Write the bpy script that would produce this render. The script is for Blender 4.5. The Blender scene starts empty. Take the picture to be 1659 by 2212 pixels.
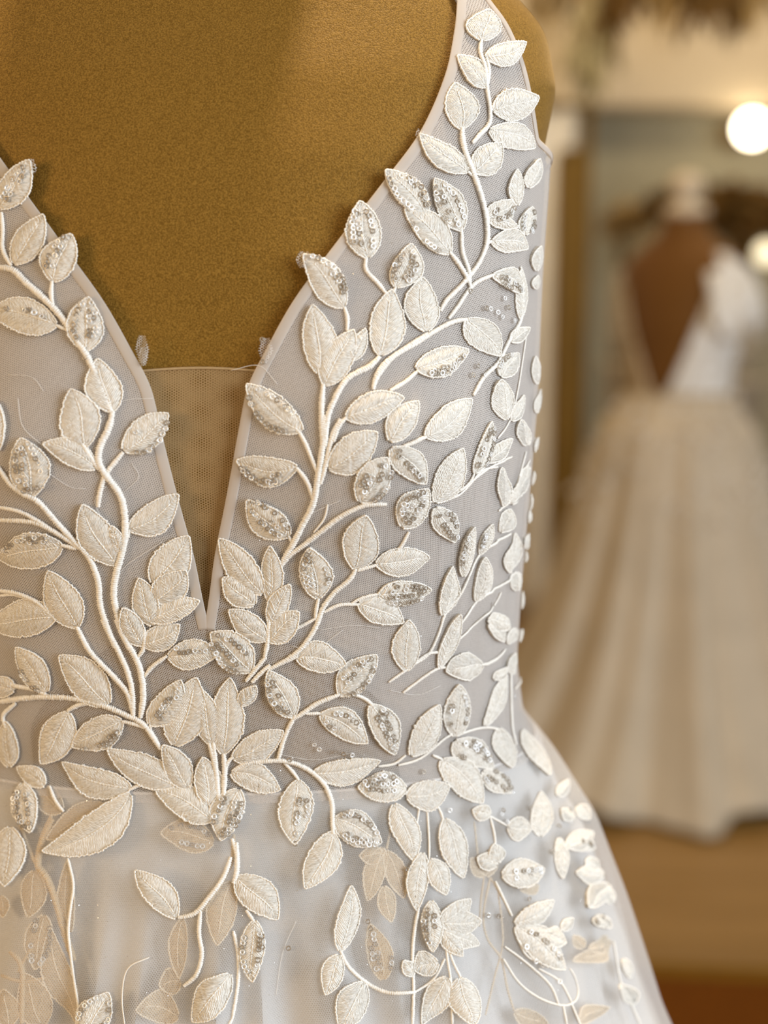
import bpy, bmesh, math, random
import numpy as np
from mathutils import Vector, Euler

random.seed(7)
rng = np.random.default_rng(11)
scene = bpy.context.scene
COL = scene.collection
PI = math.pi

# ------------------------------------------------------------------ camera
IMG_W, IMG_H = 1659.0, 2212.0
F_PX = 3000.0
CAM = np.array([0.0794, -0.60, 1.25])
PITCH = math.radians(10.0)
cam_d = bpy.data.cameras.new('camera')
cam_d.sensor_fit = 'AUTO'
cam_d.sensor_width = 36.0
cam_d.lens = F_PX / IMG_H * 36.0
cam_d.clip_start = 0.01
cam_d.dof.use_dof = True
cam_d.dof.focus_distance = 0.622
cam_d.dof.aperture_fstop = cam_d.lens / 1000 / 0.0140
cam = bpy.data.objects.new('camera', cam_d)
COL.objects.link(cam)
cam.location = CAM
cam.rotation_euler = (PI / 2 - PITCH, 0, 0)
scene.camera = cam

# ------------------------------------------------------------------ world, lights, exposure
world = bpy.data.worlds.new('world')
scene.world = world
world.use_nodes = True
bgn = world.node_tree.nodes['Background']
bgn.inputs['Color'].default_value = (1.0, 0.83, 0.60, 1)
bgn.inputs['Strength'].default_value = 0.36

def area_light(name, loc, target, sx, sy, power, color):
    d = bpy.data.lights.new(name, 'AREA')
    d.shape = 'RECTANGLE'; d.size = sx; d.size_y = sy
    d.energy = power; d.color = color
    o = bpy.data.objects.new(name, d); COL.objects.link(o)
    o.location = loc
    o.rotation_euler = (Vector(target) - Vector(loc)).to_track_quat('-Z', 'Y').to_euler()
    return o

# daylight from the shop window on the right hand side of the room
area_light('window_daylight', (2.45, -1.25, 1.7), (0.2, 0.4, 1.1), 1.6, 2.0, 106, (0.77, 0.88, 1.0))
# warm lamp on the left, ceiling lights and an added fill for the back wall
area_light('floor_lamp_warm', (-1.55, -0.95, 1.45), (0.0, 0.1, 1.1), 0.5, 0.5, 17, (1.0, 0.72, 0.42))
sp = bpy.data.lights.new('ceiling_spot', 'SPOT')
sp.energy = 112; sp.color = (1.0, 0.80, 0.55); sp.spot_size = math.radians(60); sp.spot_blend = 0.6
sp.shadow_soft_size = 0.06
spo = bpy.data.objects.new('ceiling_spot', sp); COL.objects.link(spo)
spo.location = (0.17, 0.235, 2.7)
spo.rotation_euler = (Vector((0.03, 0.09, 1.2)) - Vector(spo.location)).to_track_quat('-Z', 'Y').to_euler()
area_light('ceiling_light_back', (0.2, 2.0, 2.75), (0.6, 2.9, 0.6), 0.6, 0.6, 9, (1.0, 0.70, 0.36))
area_light('wall_fill_light', (0.9, 3.05, 2.9), (0.9, 4.7, 1.5), 2.4, 0.3, 27, (1.0, 0.82, 0.55))  # added fill light to brighten the back wall and curtain

vs = scene.view_settings
vs.view_transform = 'Standard'; vs.look = 'None'
vs.exposure = -0.10; vs.gamma = 1.0; vs.use_curve_mapping = False
scene.cycles.transparent_max_bounces = 12
scene.cycles.max_bounces = 6

# ------------------------------------------------------------------ material helpers
def new_mat(name):
    m = bpy.data.materials.new(name); m.use_nodes = True
    nt = m.node_tree
    return m, nt, nt.nodes['Principled BSDF'], nt.nodes['Material Output']

class NT:
    """small wrapper to write node maths compactly"""
    def __init__(s, nt): s.nt = nt
    def n(s, t, **kw):
        x = s.nt.nodes.new(t)
        for k, v in kw.items(): setattr(x, k, v)
        return x
    def put(s, sock, v):
        if hasattr(v, 'is_output') or isinstance(v, bpy.types.NodeSocket): s.nt.links.new(v, sock)
        else: sock.default_value = v
    def m(s, op, a, b=0.0, c=None, clamp=False):
        x = s.n('ShaderNodeMath', operation=op); x.use_clamp = clamp
        s.put(x.inputs[0], a); s.put(x.inputs[1], b)
        if c is not None: s.put(x.inputs[2], c)
        return x.outputs[0]
    def sstep(s, v, e0, e1):
        x = s.n('ShaderNodeMapRange'); x.interpolation_type = 'SMOOTHSTEP'
        s.put(x.inputs[0], v); x.inputs[1].default_value = e0; x.inputs[2].default_value = e1
        return x.outputs[0]
    def uv(s):
        t = s.n('ShaderNodeTexCoord'); q = s.n('ShaderNodeSeparateXYZ')
        s.nt.links.new(t.outputs['UV'], q.inputs[0])
        return q.outputs[0], q.outputs[1], t.outputs['UV']
    def obj(s):
        t = s.n('ShaderNodeTexCoord'); return t.outputs['Object']
    def noise(s, vec, scale, detail=2.0, rough=0.5):
        x = s.n('ShaderNodeTexNoise'); s.put(x.inputs['Vector'], vec)
        x.inputs['Scale'].default_value = scale; x.inputs['Detail'].default_value = detail
        x.inputs['Roughness'].default_value = rough
        return x.outputs['Fac']
    def mixc(s, f, a, b):
        x = s.n('ShaderNodeMix', data_type='RGBA')
        s.put(x.inputs[0], f); s.put(x.inputs[6], a); s.put(x.inputs[7], b)
        return x.outputs[2]
    def comb(s, x, y, z=0.0):
        c = s.n('ShaderNodeCombineXYZ')
        s.put(c.inputs[0], x); s.put(c.inputs[1], y); s.put(c.inputs[2], z)
        return c.outputs[0]
    def bump(s, h, strength, dist):
        b = s.n('ShaderNodeBump'); b.inputs['Strength'].default_value = strength
        b.inputs['Distance'].default_value = dist
        s.put(b.inputs['Height'], h); return b.outputs[0]

def hexfield(N, u, v, cell, rot=0.0):
    """sum of three cosines: a lattice of round holes, 'cell' metres apart"""
    k = 2 * PI / (cell * math.sqrt(3) / 2)
    tot = None
    for a in (0, 2 * PI / 3, 4 * PI / 3):
        kx, ky = k * math.cos(a + rot), k * math.sin(a + rot)
        d = N.m('ADD', N.m('MULTIPLY', u, kx), N.m('MULTIPLY', v, ky))
        c = N.m('COSINE', d)
        tot = c if tot is None else N.m('ADD', tot, c)
    return tot      # -1.5 .. 3

def tulle_mat(name, thread, cell, hole_lo, hole_hi, a_thread, a_hole, rot=0.0, second=None, rough=0.6, transl=0.35):
    m, nt, bs, out = new_mat(name)
    N = NT(nt); u, v, uvv = N.uv()
    wob = N.m('MULTIPLY', N.m('SUBTRACT', N.noise(uvv, 60.0, 1.0), 0.5), cell * 1.1)
    u2 = N.m('ADD', u, wob)
    f = hexfield(N, u2, v, cell, rot)
    th = N.m('SUBTRACT', 1.0, N.sstep(f, hole_lo, hole_hi))
    if second:
        f2 = hexfield(N, u2, v, second[0], second[1])
        th2 = N.m('SUBTRACT', 1.0, N.sstep(f2, hole_lo, hole_hi))
        th = N.m('MAXIMUM', th, N.m('MULTIPLY', th2, 0.75))
    var = N.noise(uvv, 900.0, 1.0)
    alpha = N.m('ADD', a_hole, N.m('MULTIPLY', th, N.m('MULTIPLY', N.m('ADD', N.m('MULTIPLY', var, 0.3), 0.85), a_thread - a_hole)), clamp=True)
    bs.inputs['Base Color'].default_value = thread
    bs.inputs['Roughness'].default_value = rough
    bs.inputs['Specular IOR Level'].default_value = 0.25
    nt.links.new(N.bump(th, 0.5, 0.0004), bs.inputs['Normal'])
    tl = N.n('ShaderNodeBsdfTranslucent'); tl.inputs[0].default_value = thread
    mx = N.n('ShaderNodeMixShader'); mx.inputs[0].default_value = transl
    nt.links.new(bs.outputs[0], mx.inputs[1]); nt.links.new(tl.outputs[0], mx.inputs[2])
    tr = N.n('ShaderNodeBsdfTransparent')
    m2 = N.n('ShaderNodeMixShader')
    nt.links.new(alpha, m2.inputs[0]); nt.links.new(tr.outputs[0], m2.inputs[1]); nt.links.new(mx.outputs[0], m2.inputs[2])
    nt.links.new(m2.outputs[0], out.inputs['Surface'])
    return m

def simple_mat(name, col, rough=0.6, var=0.0, scale=20.0, spec=0.3, metal=0.0, bump=0.0, col2=None, sheen=0.0, stretch=None):
    m, nt, bs, out = new_mat(name)
    N = NT(nt); ob = N.obj()
    if stretch:
        mp = N.n('ShaderNodeMapping'); nt.links.new(ob, mp.inputs[0]); mp.inputs['Scale'].default_value = stretch
        ob = mp.outputs[0]
    nz = N.noise(ob, scale, 3.0)
    c2 = col2 or tuple(min(1, c * (1 + var)) for c in col[:3])
    c1 = tuple(c * (1 - var) for c in col[:3]) if not col2 else col
    cc = N.mixc(N.sstep(nz, 0.3, 0.7), (*c1[:3], 1), (*c2[:3], 1))
    nt.links.new(cc, bs.inputs['Base Color'])
    bs.inputs['Roughness'].default_value = rough
    bs.inputs['Specular IOR Level'].default_value = spec
    bs.inputs['Metallic'].default_value = metal
    if sheen: bs.inputs['Sheen Weight'].default_value = sheen
    if bump: nt.links.new(N.bump(nz, bump, 0.01), bs.inputs['Normal'])
    return m

def embroidery_mat(name, col, pitch=0.00095, spec=0.5, rough=0.38):
    """satin stitches laid in a chevron from the midrib, in relief, with darker colour in the lows of the fine noise"""
    m, nt, bs, out = new_mat(name)
    N = NT(nt); u, v, uvv = N.uv()
    av = N.m('ABSOLUTE', v)
    oi = N.n('ShaderNodeObjectInfo')
    lean = N.m('ADD', 0.7, N.m('MULTIPLY', oi.outputs['Random'], 0.7))
    c = N.m('SUBTRACT', u, N.m('MULTIPLY', av, lean))
    d = N.m('ADD', u, av)
    wob = N.noise(uvv, 420.0, 2.0)
    c2 = N.m('ADD', c, N.m('MULTIPLY', wob, 0.0016))
    wave = N.m('ADD', 0.5, N.m('MULTIPLY', 0.5, N.m('SINE', N.m('MULTIPLY', c2, 2 * PI / pitch))))
    fine = N.noise(N.comb(N.m('MULTIPLY', c, 2600.0), N.m('MULTIPLY', d, 330.0), oi.outputs['Random']), 1.0, 2.0)
    h = N.m('ADD', N.m('MULTIPLY', wave, 0.55), N.m('MULTIPLY', fine, 0.9))
    nt.links.new(N.bump(h, 1.0, 0.00034), bs.inputs['Normal'])
    dk = tuple(x * k for x, k in zip(col[:3], (0.78, 0.73, 0.66)))
    nt.links.new(N.mixc(N.sstep(fine, 0.3, 0.62), (*dk, 1), col), bs.inputs['Base Color'])
    bs.inputs['Roughness'].default_value = rough
    bs.inputs['Specular IOR Level'].default_value = spec
    bs.inputs['Sheen Weight'].default_value = 0.15
    return m

CREAM = (0.92, 0.865, 0.78, 1)
M = {}
M['leaf'] = embroidery_mat('satin_stitch_thread', CREAM)
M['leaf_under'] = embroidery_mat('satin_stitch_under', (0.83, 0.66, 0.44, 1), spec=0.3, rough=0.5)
M['cord'] = simple_mat('corded_thread', CREAM, 0.42, 0.04, 900.0, 0.5, sheen=0.1)
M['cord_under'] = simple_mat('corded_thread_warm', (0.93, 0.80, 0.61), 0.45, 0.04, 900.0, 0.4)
M['thread'] = simple_mat('loose_thread', (0.85, 0.82, 0.78), 0.5, 0.03, 200.0)
M['tulle'] = tulle_mat('bodice_tulle', (0.84, 0.78, 0.725, 1), 0.00098, -0.1, 1.3, 0.82, 0.12, rot=0.25)
M['skirt_tulle'] = tulle_mat('skirt_tulle', (0.80, 0.775, 0.75, 1), 0.00094, -0.2, 1.4, 0.52, 0.13, rot=0.6)
M['net'] = tulle_mat('nude_net', (0.56, 0.38, 0.18, 1), 0.00112, -0.35, 0.7, 0.9, 0.08, rot=0.0, second=(0.00122, 0.0))
M['scrap'] = tulle_mat('net_scrap', (0.85, 0.8, 0.74, 1), 0.0011, -1.0, 0.0, 0.75, 0.0)
M['lining'] = tulle_mat('bodice_lining', (0.66, 0.605, 0.56, 1), 0.0006, -0.8, 1.2, 0.92, 0.78, rot=0.4)
M['binding'] = tulle_mat('folded_tulle_edge', (0.80, 0.73, 0.66, 1), 0.0007, -0.9, 1.2, 0.95, 0.72)
M['satin'] = simple_mat('skirt_satin', (0.67, 0.645, 0.62), 0.42, 0.02, 60.0, 0.4, sheen=0.1)

def sequin_mat():
    m, nt, bs, out = new_mat('sequin_film')
    N = NT(nt); oi = N.n('ShaderNodeObjectInfo')
    ge = N.n('ShaderNodeNewGeometry')
    rnd = N.m('FRACT', N.m('ADD', oi.outputs['Random'], ge.outputs['Random Per Island']))
    k = N.m('GREATER_THAN', rnd, 0.5)
    nt.links.new(N.mixc(k, (0.44, 0.375, 0.30, 1), (0.95, 0.94, 0.92, 1)), bs.inputs['Base Color'])  # bright and dark reflections put into the base colour at random
    bs.inputs['Metallic'].default_value = 0.3
    bs.inputs['Roughness'].default_value = 0.24
    bs.inputs['Specular IOR Level'].default_value = 0.7
    tr = N.n('ShaderNodeBsdfTransparent'); mx = N.n('ShaderNodeMixShader'); mx.inputs[0].default_value = 0.8
    nt.links.new(tr.outputs[0], mx.inputs[1]); nt.links.new(bs.outputs[0], mx.inputs[2]); nt.links.new(mx.outputs[0], out.inputs['Surface'])
    return m
M['sequin'] = sequin_mat()
M['glitter'] = simple_mat('glitter_film', (0.95, 0.93, 0.9), 0.12, 0.02, 50.0, 0.8, metal=0.8)

def jersey_mat():
    m, nt, bs, out = new_mat('gold_brown_jersey')
    N = NT(nt); ob = N.obj()
    fine = N.noise(ob, 1500.0, 2.0, 0.6)
    weave = N.noise(ob, 500.0, 2.0)
    big = N.noise(ob, 9.0, 2.0)
    c = N.mixc(N.sstep(fine, 0.32, 0.70), (0.120, 0.058, 0.006, 1), (0.305, 0.165, 0.030, 1))
    c = N.mixc(N.m('MULTIPLY', big, 0.35), c, (0.22, 0.113, 0.016, 1))
    nt.links.new(c, bs.inputs['Base Color'])
    bs.inputs['Roughness'].default_value = 0.5
    bs.inputs['Specular IOR Level'].default_value = 0.3
    bs.inputs['Specular Tint'].default_value = (1.0, 0.72, 0.35, 1)
    bs.inputs['Sheen Weight'].default_value = 0.5
    bs.inputs['Sheen Roughness'].default_value = 0.35
    bs.inputs['Sheen Tint'].default_value = (1.0, 0.82, 0.55, 1)
    h = N.m('ADD', fine, N.m('MULTIPLY', weave, 0.5))
    nt.links.new(N.bump(h, 0.55, 0.0006), bs.inputs['Normal'])
    return m
M['jersey'] = jersey_mat()

# ------------------------------------------------------------------ mesh helpers
def mk(name, verts, faces, mat, parent=None, uvs=None, smooth=True, loc=None, rz=None):
    me = bpy.data.meshes.new(name)
    me.from_pydata([tuple(map(float, v)) for v in verts], [], [tuple(map(int, f)) for f in faces])
    if uvs is not None:
        ul = me.uv_layers.new(name='UVMap')
        li = np.zeros(len(me.loops), dtype=np.int32); me.loops.foreach_get('vertex_index', li)
        ul.data.foreach_set('uv', np.asarray(uvs, dtype=np.float32)[li].ravel())
    if smooth: me.polygons.foreach_set('use_smooth', np.ones(len(me.polygons), dtype=bool))
    me.materials.append(mat); me.update()
    o = bpy.data.objects.new(name, me); COL.objects.link(o)
    if parent is not None: o.parent = parent
    if loc is not None: o.location = loc
    if rz is not None: o.rotation_euler = (0, 0, rz)
    return o

def grid_faces(nr, nc, wrap=False):
    f = []
    for i in range(nr - 1):
        for j in range(nc if wrap else nc - 1):
            k = (j + 1) % nc
            f.append((i * nc + j, i * nc + k, (i + 1) * nc + k, (i + 1) * nc + j))
    return f

def empty(name, loc=(0, 0, 0), rz=0.0):
    o = bpy.data.objects.new(name, None); COL.objects.link(o)
    o.location = loc; o.rotation_euler = (0, 0, rz); o.empty_display_size = 0.05
    return o

def tag(o, label=None, cat=None, group=None, kind=None):
    if label: o['label'] = label
    if cat: o['category'] = cat
    if group: o['group'] = group
    if kind: o['kind'] = kind
    return o

def lathe(name, prof, mat, parent=None, n=32, loc=None, sx=1.0, sy=1.0):
    v = []
    for r, z in prof:
        for j in range(n):
            a = 2 * PI * j / n
            v.append((r * sx * math.cos(a), r * sy * math.sin(a), z))
    f = grid_faces(len(prof), n, True)
    f.append(tuple(range(n))[::-1]); f.append(tuple((len(prof) - 1) * n + j for j in range(n)))
    return mk(name, v, f, mat, parent, loc=loc)

def box(name, c, s, mat, parent=None, rz=0.0, bev=0.004):
    bm = bmesh.new(); bmesh.ops.create_cube(bm, size=1.0)
    for v in bm.verts: v.co = Vector((v.co.x * s[0], v.co.y * s[1], v.co.z * s[2]))
    if bev: bmesh.ops.bevel(bm, geom=bm.edges[:], offset=bev, segments=2, affect='EDGES')
    me = bpy.data.meshes.new(name); bm.to_mesh(me); bm.free(); me.materials.append(mat)
    o = bpy.data.objects.new(name, me); COL.objects.link(o)
    o.location = c; o.rotation_euler = (0, 0, rz)
    if parent is not None: o.parent = parent
    return o

def tube3(pts, r, sides=6):
    pts = np.asarray(pts, float); n = len(pts)
    r = np.broadcast_to(np.asarray(r, float), (n,))
    T = np.gradient(pts, axis=0); T /= np.linalg.norm(T, axis=1)[:, None] + 1e-12
    ref = np.array([0.31, 0.95, 0.1]); V = []
    for i in range(n):
        b = np.cross(T[i], ref); b /= np.linalg.norm(b) + 1e-9; c = np.cross(T[i], b)
        for k in range(sides):
            a = 2 * PI * k / sides
            V.append(pts[i] + r[i] * (math.cos(a) * b + math.sin(a) * c))
    F = grid_faces(n, sides, True)
    F.append(tuple(range(sides))[::-1]); F.append(tuple((n - 1) * sides + j for j in range(sides)))
    return V, F

# ------------------------------------------------------------------ body surface of the gown
YC = 0.105
PROF = np.array([  # z, half width, front depth, back depth
    (0.00, .72, .62, .75), (0.40, .45, .37, .47), (0.70, .29, .215, .29), (0.855, .226, .150, .20),
    (0.92, .207, .127, .17), (0.963, .192, .112, .14), (0.995, .172, .100, .118), (1.018, .153, .0935, .105),
    (1.05, .1485, .097, .10), (1.09, .150, .101, .10), (1.18, .156, .106, .105), (1.25, .158, .104, .11),
    (1.30, .161, .094, .11), (1.335, .167, .080, .105), (1.362, .161, .066, .095), (1.385, .140, .056, .085),
    (1.405, .105, .050, .07), (1.425, .072, .050, .055), (1.45, .060, .060, .045), (1.50, .056, .082, .030), (1.60, .056, .085, .03)])  # unseen neck rows lean forward so the neck shades the chest
ZT = np.arange(0, 1.6, 0.001)
def _tab(col, p=PROF, k=13):
    t = np.interp(ZT, p[:, 0], p[:, col]); ker = np.ones(k) / k
    tp = np.pad(t, k // 2, mode='edge'); return np.convolve(tp, ker, 'valid')
TA, TBF, TBB = _tab(1), _tab(2), _tab(3)

def smooth01(x): x = np.clip(x, 0, 1); return x * x * (3 - 2 * x)

def radius(phi, z):
    phi = np.asarray(phi, float); z = np.asarray(z, float)
    a = np.interp(z, ZT, TA); bf = np.interp(z, ZT, TBF); bb = np.interp(z, ZT, TBB)
    s, c = np.sin(phi), np.cos(phi)
    b = np.where(c > 0, bf, bb)
    n = 2.0 + 0.35 * smooth01((z - 0.95) / 0.1)
    r = (np.abs(s / a) ** n + np.abs(c / b) ** n) ** (-1 / n)
    for sg in (-1, 1):
        r = r + 0.017 * np.exp(-((phi - sg * 0.66) / 0.40) ** 2 - ((z - 1.168) / 0.05) ** 2)
    k = smooth01((1.0 - z) / 0.16)
    rip = 0.55 * np.sin(17 * phi + 0.6) + 0.45 * np.sin(29 * phi + 1.9) + 0.3 * np.sin(41 * phi)
    r = r + k * rip * (0.0062 + 0.03 * np.clip(0.86 - z, 0, 1))
    # gathered folds at the side of the bodice
    q = np.exp(-((np.abs(phi) - 1.15) / 0.22) ** 2) * np.exp(-((z - 1.11) / 0.07) ** 2)
    r = r + q * 0.0012 * np.sin(58 * phi + 30 * (z - 1.1))
    return r

def S(phi, z, off=0.0):
    """point of the gown's outer surface, moved 'off' metres along its normal"""
    phi = np.asarray(phi, float); z = np.asarray(z, float)
    def P(p, q):
        r = radius(p, q); return np.stack([r * np.sin(p), YC - r * np.cos(p), q], -1)
    p0 = P(phi, z)
    if np.all(np.asarray(off) == 0): return p0
    return p0 + normal(phi, z) * np.asarray(off)[..., None]

def normal(phi, z):
    phi = np.asarray(phi, float); z = np.asarray(z, float); e = 0.004
    def P(p, q):
        r = radius(p, q); return np.stack([r * np.sin(p), YC - r * np.cos(p), q], -1)
    du = P(phi + e * 4, z) - P(phi - e * 4, z); dv = P(phi, z + e) - P(phi, z - e)
    n = np.cross(du, dv); n /= np.linalg.norm(n, axis=-1)[..., None] + 1e-12
    return n

def to_surface(px):
    """photo pixels -> (phi, z) on the gown, by intersecting the sight line with the surface"""
    px = np.atleast_2d(np.asarray(px, float))
    fwd = np.array([0, math.cos(PITCH), -math.sin(PITCH)]); up = np.array([0, math.sin(PITCH), math.cos(PITCH)])
    d = fwd[None] + up[None] * (-(px[:, 1:2] - IMG_H / 2) / F_PX) + np.array([1., 0, 0])[None] * ((px[:, 0:1] - IMG_W / 2) / F_PX)
    ts = np.linspace(0.45, 0.86, 260)
    def Fv(t):
        p = CAM[None, None] + d[:, None] * t[..., None]
        ph = np.arctan2(p[..., 0], -(p[..., 1] - YC)); r = np.hypot(p[..., 0], p[..., 1] - YC)
        return r - radius(ph, p[..., 2]), ph, p[..., 2]
    f, ph, z = Fv(np.broadcast_to(ts, (len(px), len(ts))))
    out = np.zeros((len(px), 2))
    for i in range(len(px)):
        w = np.where(f[i] < 0)[0]
        if len(w) and w[0] > 0:
            k = w[0]; a = f[i, k - 1] / (f[i, k - 1] - f[i, k])
            out[i] = (ph[i, k - 1] + a * (ph[i, k] - ph[i, k - 1]), z[i, k - 1] + a * (z[i, k] - z[i, k - 1]))
        else:
            k = int(np.argmin(f[i])); out[i] = (ph[i, k], z[i, k])
    return out

PH_T = np.linspace(-PI, PI, 721)
_p = S(PH_T, np.full_like(PH_T, 1.12))
ARC_T = np.concatenate([[0], np.cumsum(np.linalg.norm(np.diff(_p, axis=0), axis=1))]); ARC_T -= ARC_T[360]
def arc(phi): return np.interp(phi, PH_T, ARC_T)

def spline(pts, step):
    pts = np.asarray(pts, float)
    if len(pts) == 2: pts = np.array([pts[0], pts.mean(0), pts[1]])
    P = np.vstack([2 * pts[0] - pts[1], pts, 2 * pts[-1] - pts[-2]]); out = []
    for i in range(1, len(P) - 2):
        n = max(2, int(np.linalg.norm(P[i + 1] - P[i]) / step))
        for k in range(n):
            t = k / n
            out.append(0.5 * (2 * P[i] + (P[i + 1] - P[i - 1]) * t + (2 * P[i - 1] - 5 * P[i] + 4 * P[i + 1] - P[i + 2]) * t * t
                              + (3 * P[i] - P[i - 1] - 3 * P[i + 1] + P[i + 2]) * t ** 3))
    out.append(P[-2]); return np.array(out)

# ------------------------------------------------------------------ room
wood_mats = []
for k, (a, b) in enumerate((((0.30, 0.165, 0.045), (0.36, 0.205, 0.062)), ((0.26, 0.142, 0.038), (0.33, 0.185, 0.052)), ((0.33, 0.185, 0.055), (0.38, 0.22, 0.07)))):
    wood_mats.append(simple_mat('oak_%d' % k, a, 0.42, 0, 14.0, 0.4, col2=b, stretch=(0.25, 4.0, 4.0)))
M['screed'] = simple_mat('dark_floor_joint', (0.12, 0.07, 0.025), 0.8, 0.1, 30)
M['wall'] = simple_mat('grey_green_wall', (0.37, 0.335, 0.235), 0.85, 0.04, 6.0, 0.2)
M['cream_wall'] = simple_mat('cream_plaster', (0.66, 0.55, 0.39), 0.8, 0.03, 5.0, 0.2)
M['dark_wood'] = simple_mat('dark_brown_wood', (0.13, 0.068, 0.006), 0.55, 0, 18.0, 0.2, col2=(0.23, 0.125, 0.009), stretch=(6, 6, 0.4))
M['curtain'] = simple_mat('cream_cloth', (0.90, 0.84, 0.72), 0.8, 0.04, 12.0, 0.15, sheen=0.2)

def floor_build():
    fl = mk('floor', [(-3.5, -1.5, -0.02), (4.5, -1.5, -0.02), (4.5, 4.7, -0.02), (-3.5, 4.7, -0.02),
                      (-3.5, -1.5, -0.004), (4.5, -1.5, -0.004), (4.5, 4.7, -0.004), (-3.5, 4.7, -0.004)],
            [(3, 2, 1, 0), (4, 5, 6, 7), (0, 1, 5, 4), (1, 2, 6, 5), (2, 3, 7, 6), (3, 0, 4, 7)], M['screed'], smooth=False)
    tag(fl, kind='structure')
    wid, y, i = 0.145, -1.5, 0
    protos = {}
    while y < 4.6:
        x = -3.5 + (i * 0.77) % 1.9 - 1.9
        while x < 4.4:
            x0, x1 = max(x, -3.5), min(x + 1.9, 4.5)
            if x1 - x0 > 0.05:
                key = (round(x1 - x0, 2), (i * 7 + int(x * 3)) % 3)
                if key not in protos:
                    o = box('plank', (0, 0, 0), (x1 - x0 - 0.003, wid - 0.003, 0.02), wood_mats[key[1]], bev=0.0015)
                    protos[key] = o.data
                else:
                    o = bpy.data.objects.new('plank', protos[key]); COL.objects.link(o)
                o.location = ((x0 + x1) / 2, y + wid / 2, -0.01); o.parent = fl
            x += 1.9
        y += wid; i += 1
floor_build()
wl = box('wall_back', (0.5, 4.75, 1.5), (8.0, 0.1, 3.0), M['wall'], bev=0); tag(wl, kind='structure')
ce = box('ceiling', (0.5, 1.65, 3.05), (8.0, 6.3, 0.1), M['cream_wall'], bev=0); tag(ce, kind='structure')
tr_ = box('trim_1', (0.5, 4.60, 2.405), (8.0, 0.2, 1.19), M['cream_wall'], bev=0.01); tag(tr_, kind='structure')

def curtain_build():
    n, m_ = 60, 24; V = []
    for j in range(m_):
        t = j / (m_ - 1); z = 0.02 + 1.76 * t
        for i in range(n):
            s = i / (n - 1)
            x = 0.93 * s; y = 0.035 * math.sin(s * 2 * PI * 8 + 0.8 * math.sin(3 * t)) * (1 - 0.4 * t)
            V.append((x, y, z))
    o = mk('curtain', V, grid_faces(m_, n), M['curtain'], loc=(-0.19, 4.30, 0.0))
    sm = o.modifiers.new('thickness', 'SOLIDIFY'); sm.thickness = 0.006
    return o
root = empty('curtain_rail_stand', (-0.19, 4.30, 0))
cu = curtain_build(); cu.location = (0, 0, 0); cu.parent = root; cu.name = 'cloth'
V, F = tube3([(-0.1, 0, 1.79), (0.4, 0, 1.79), (0.99, 0, 1.79)], 0.014, 10)
mk('rail', V, F, M['dark_wood'], root)
for x in (-0.08, 0.965):
    V, F = tube3([(x, 0, 0.0), (x, 0, 0.9), (x, 0, 1.80)], 0.016, 10); mk('post', V, F, M['dark_wood'], root)
tag(root, 'cream cloth curtain hanging in folds beside the dark wooden post', 'curtain')

def post_build():
    r = empty('wooden_post', (0.68, 3.98, 0), 0.2)
    box('upright', (0, 0, 0.80), (0.095, 0.05, 1.60), M['dark_wood'], r, bev=0.005)
    box('foot', (0, 0, 0.02), (0.16, 0.12, 0.04), M['dark_wood'], r, bev=0.006)
    box('cap', (0, 0, 1.61), (0.08, 0.066, 0.025), M['dark_wood'], r, bev=0.006)
    tag(r, 'dark brown upright wooden post between the cream curtain and grey green wall', 'post')
post_build()

# rug
M['rug'] = simple_mat('red_brown_rug', (0.15, 0.046, 0.003), 0.9, 0.2, 120.0, 0.1)
M['rug_edge'] = simple_mat('rug_edge', (0.20, 0.10, 0.01), 0.9, 0.15, 90.0, 0.1)
rg = empty('rug', (1.1, 0.95, 0), -0.10)
box('pile', (0, 0, 0.006), (2.2, 1.36, 0.012), M['rug'], rg, bev=0.004)
for sy in (-1, 1): box('border', (0, sy * 0.705, 0.005), (2.2, 0.05, 0.010), M['rug_edge'], rg, bev=0.003)
tag(rg, 'dark reddish brown rug lying on the oak floor', 'rug')

# bulbs
def glow_mat(name, col, st):
    m, nt, bs, out = new_mat(name)
    bs.inputs['Base Color'].default_value = (1, 0.95, 0.85, 1)
    bs.inputs['Emission Color'].default_value = col; bs.inputs['Emission Strength'].default_value = st
    return m
M['bulb'] = glow_mat('lit_bulb', (1.0, 0.86, 0.62, 1), 14.0)
M['bulb2'] = glow_mat('dim_bulb', (1.0, 0.86, 0.55, 1), 1.6)
M['brass'] = simple_mat('brass', (0.55, 0.38, 0.15), 0.3, 0.05, 30, 0.5, metal=0.9)
def sconce(px, py, y, r, mat, label):
    t = (y - CAM[1]); fy = math.cos(PITCH) - math.sin(PITCH) * (py - IMG_H / 2) / F_PX
    k = t / fy
    x = CAM[0] + k * (px - IMG_W / 2) / F_PX
    z = CAM[2] + k * (-math.sin(PITCH) - math.cos(PITCH) * (py - IMG_H / 2) / F_PX)
    root = empty('wall_light', (x, y, z))
    prof = [(0.001, -r)] + [(r * math.sin(a), -r * math.cos(a)) for a in np.linspace(0.2, PI - 0.2, 14)] + [(0.001, r)]
    lathe('bulb', prof, mat, root, 24)
    V, F = tube3([(0, r * 0.8, 0), (0, r * 1.4, 0), (0, 4.70 - y - 0.012, 0)], 0.018, 12); mk('socket', V, F, M['brass'], root)
    V, F = tube3([(0, 4.70 - y - 0.02, 0), (0, 4.70 - y - 0.001, 0)], 0.05, 20); mk('wall_plate', V, F, M['brass'], root)
    tag(root, label, 'lamp')
sconce(1625, 278, 4.45, 0.052, M['bulb'], 'round glowing bulb on the wall below the cream band')
sconce(1655, 548, 4.45, 0.040, M['bulb2'], 'dim round bulb on the wall beside the lace shoulder of the far gown')

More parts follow.
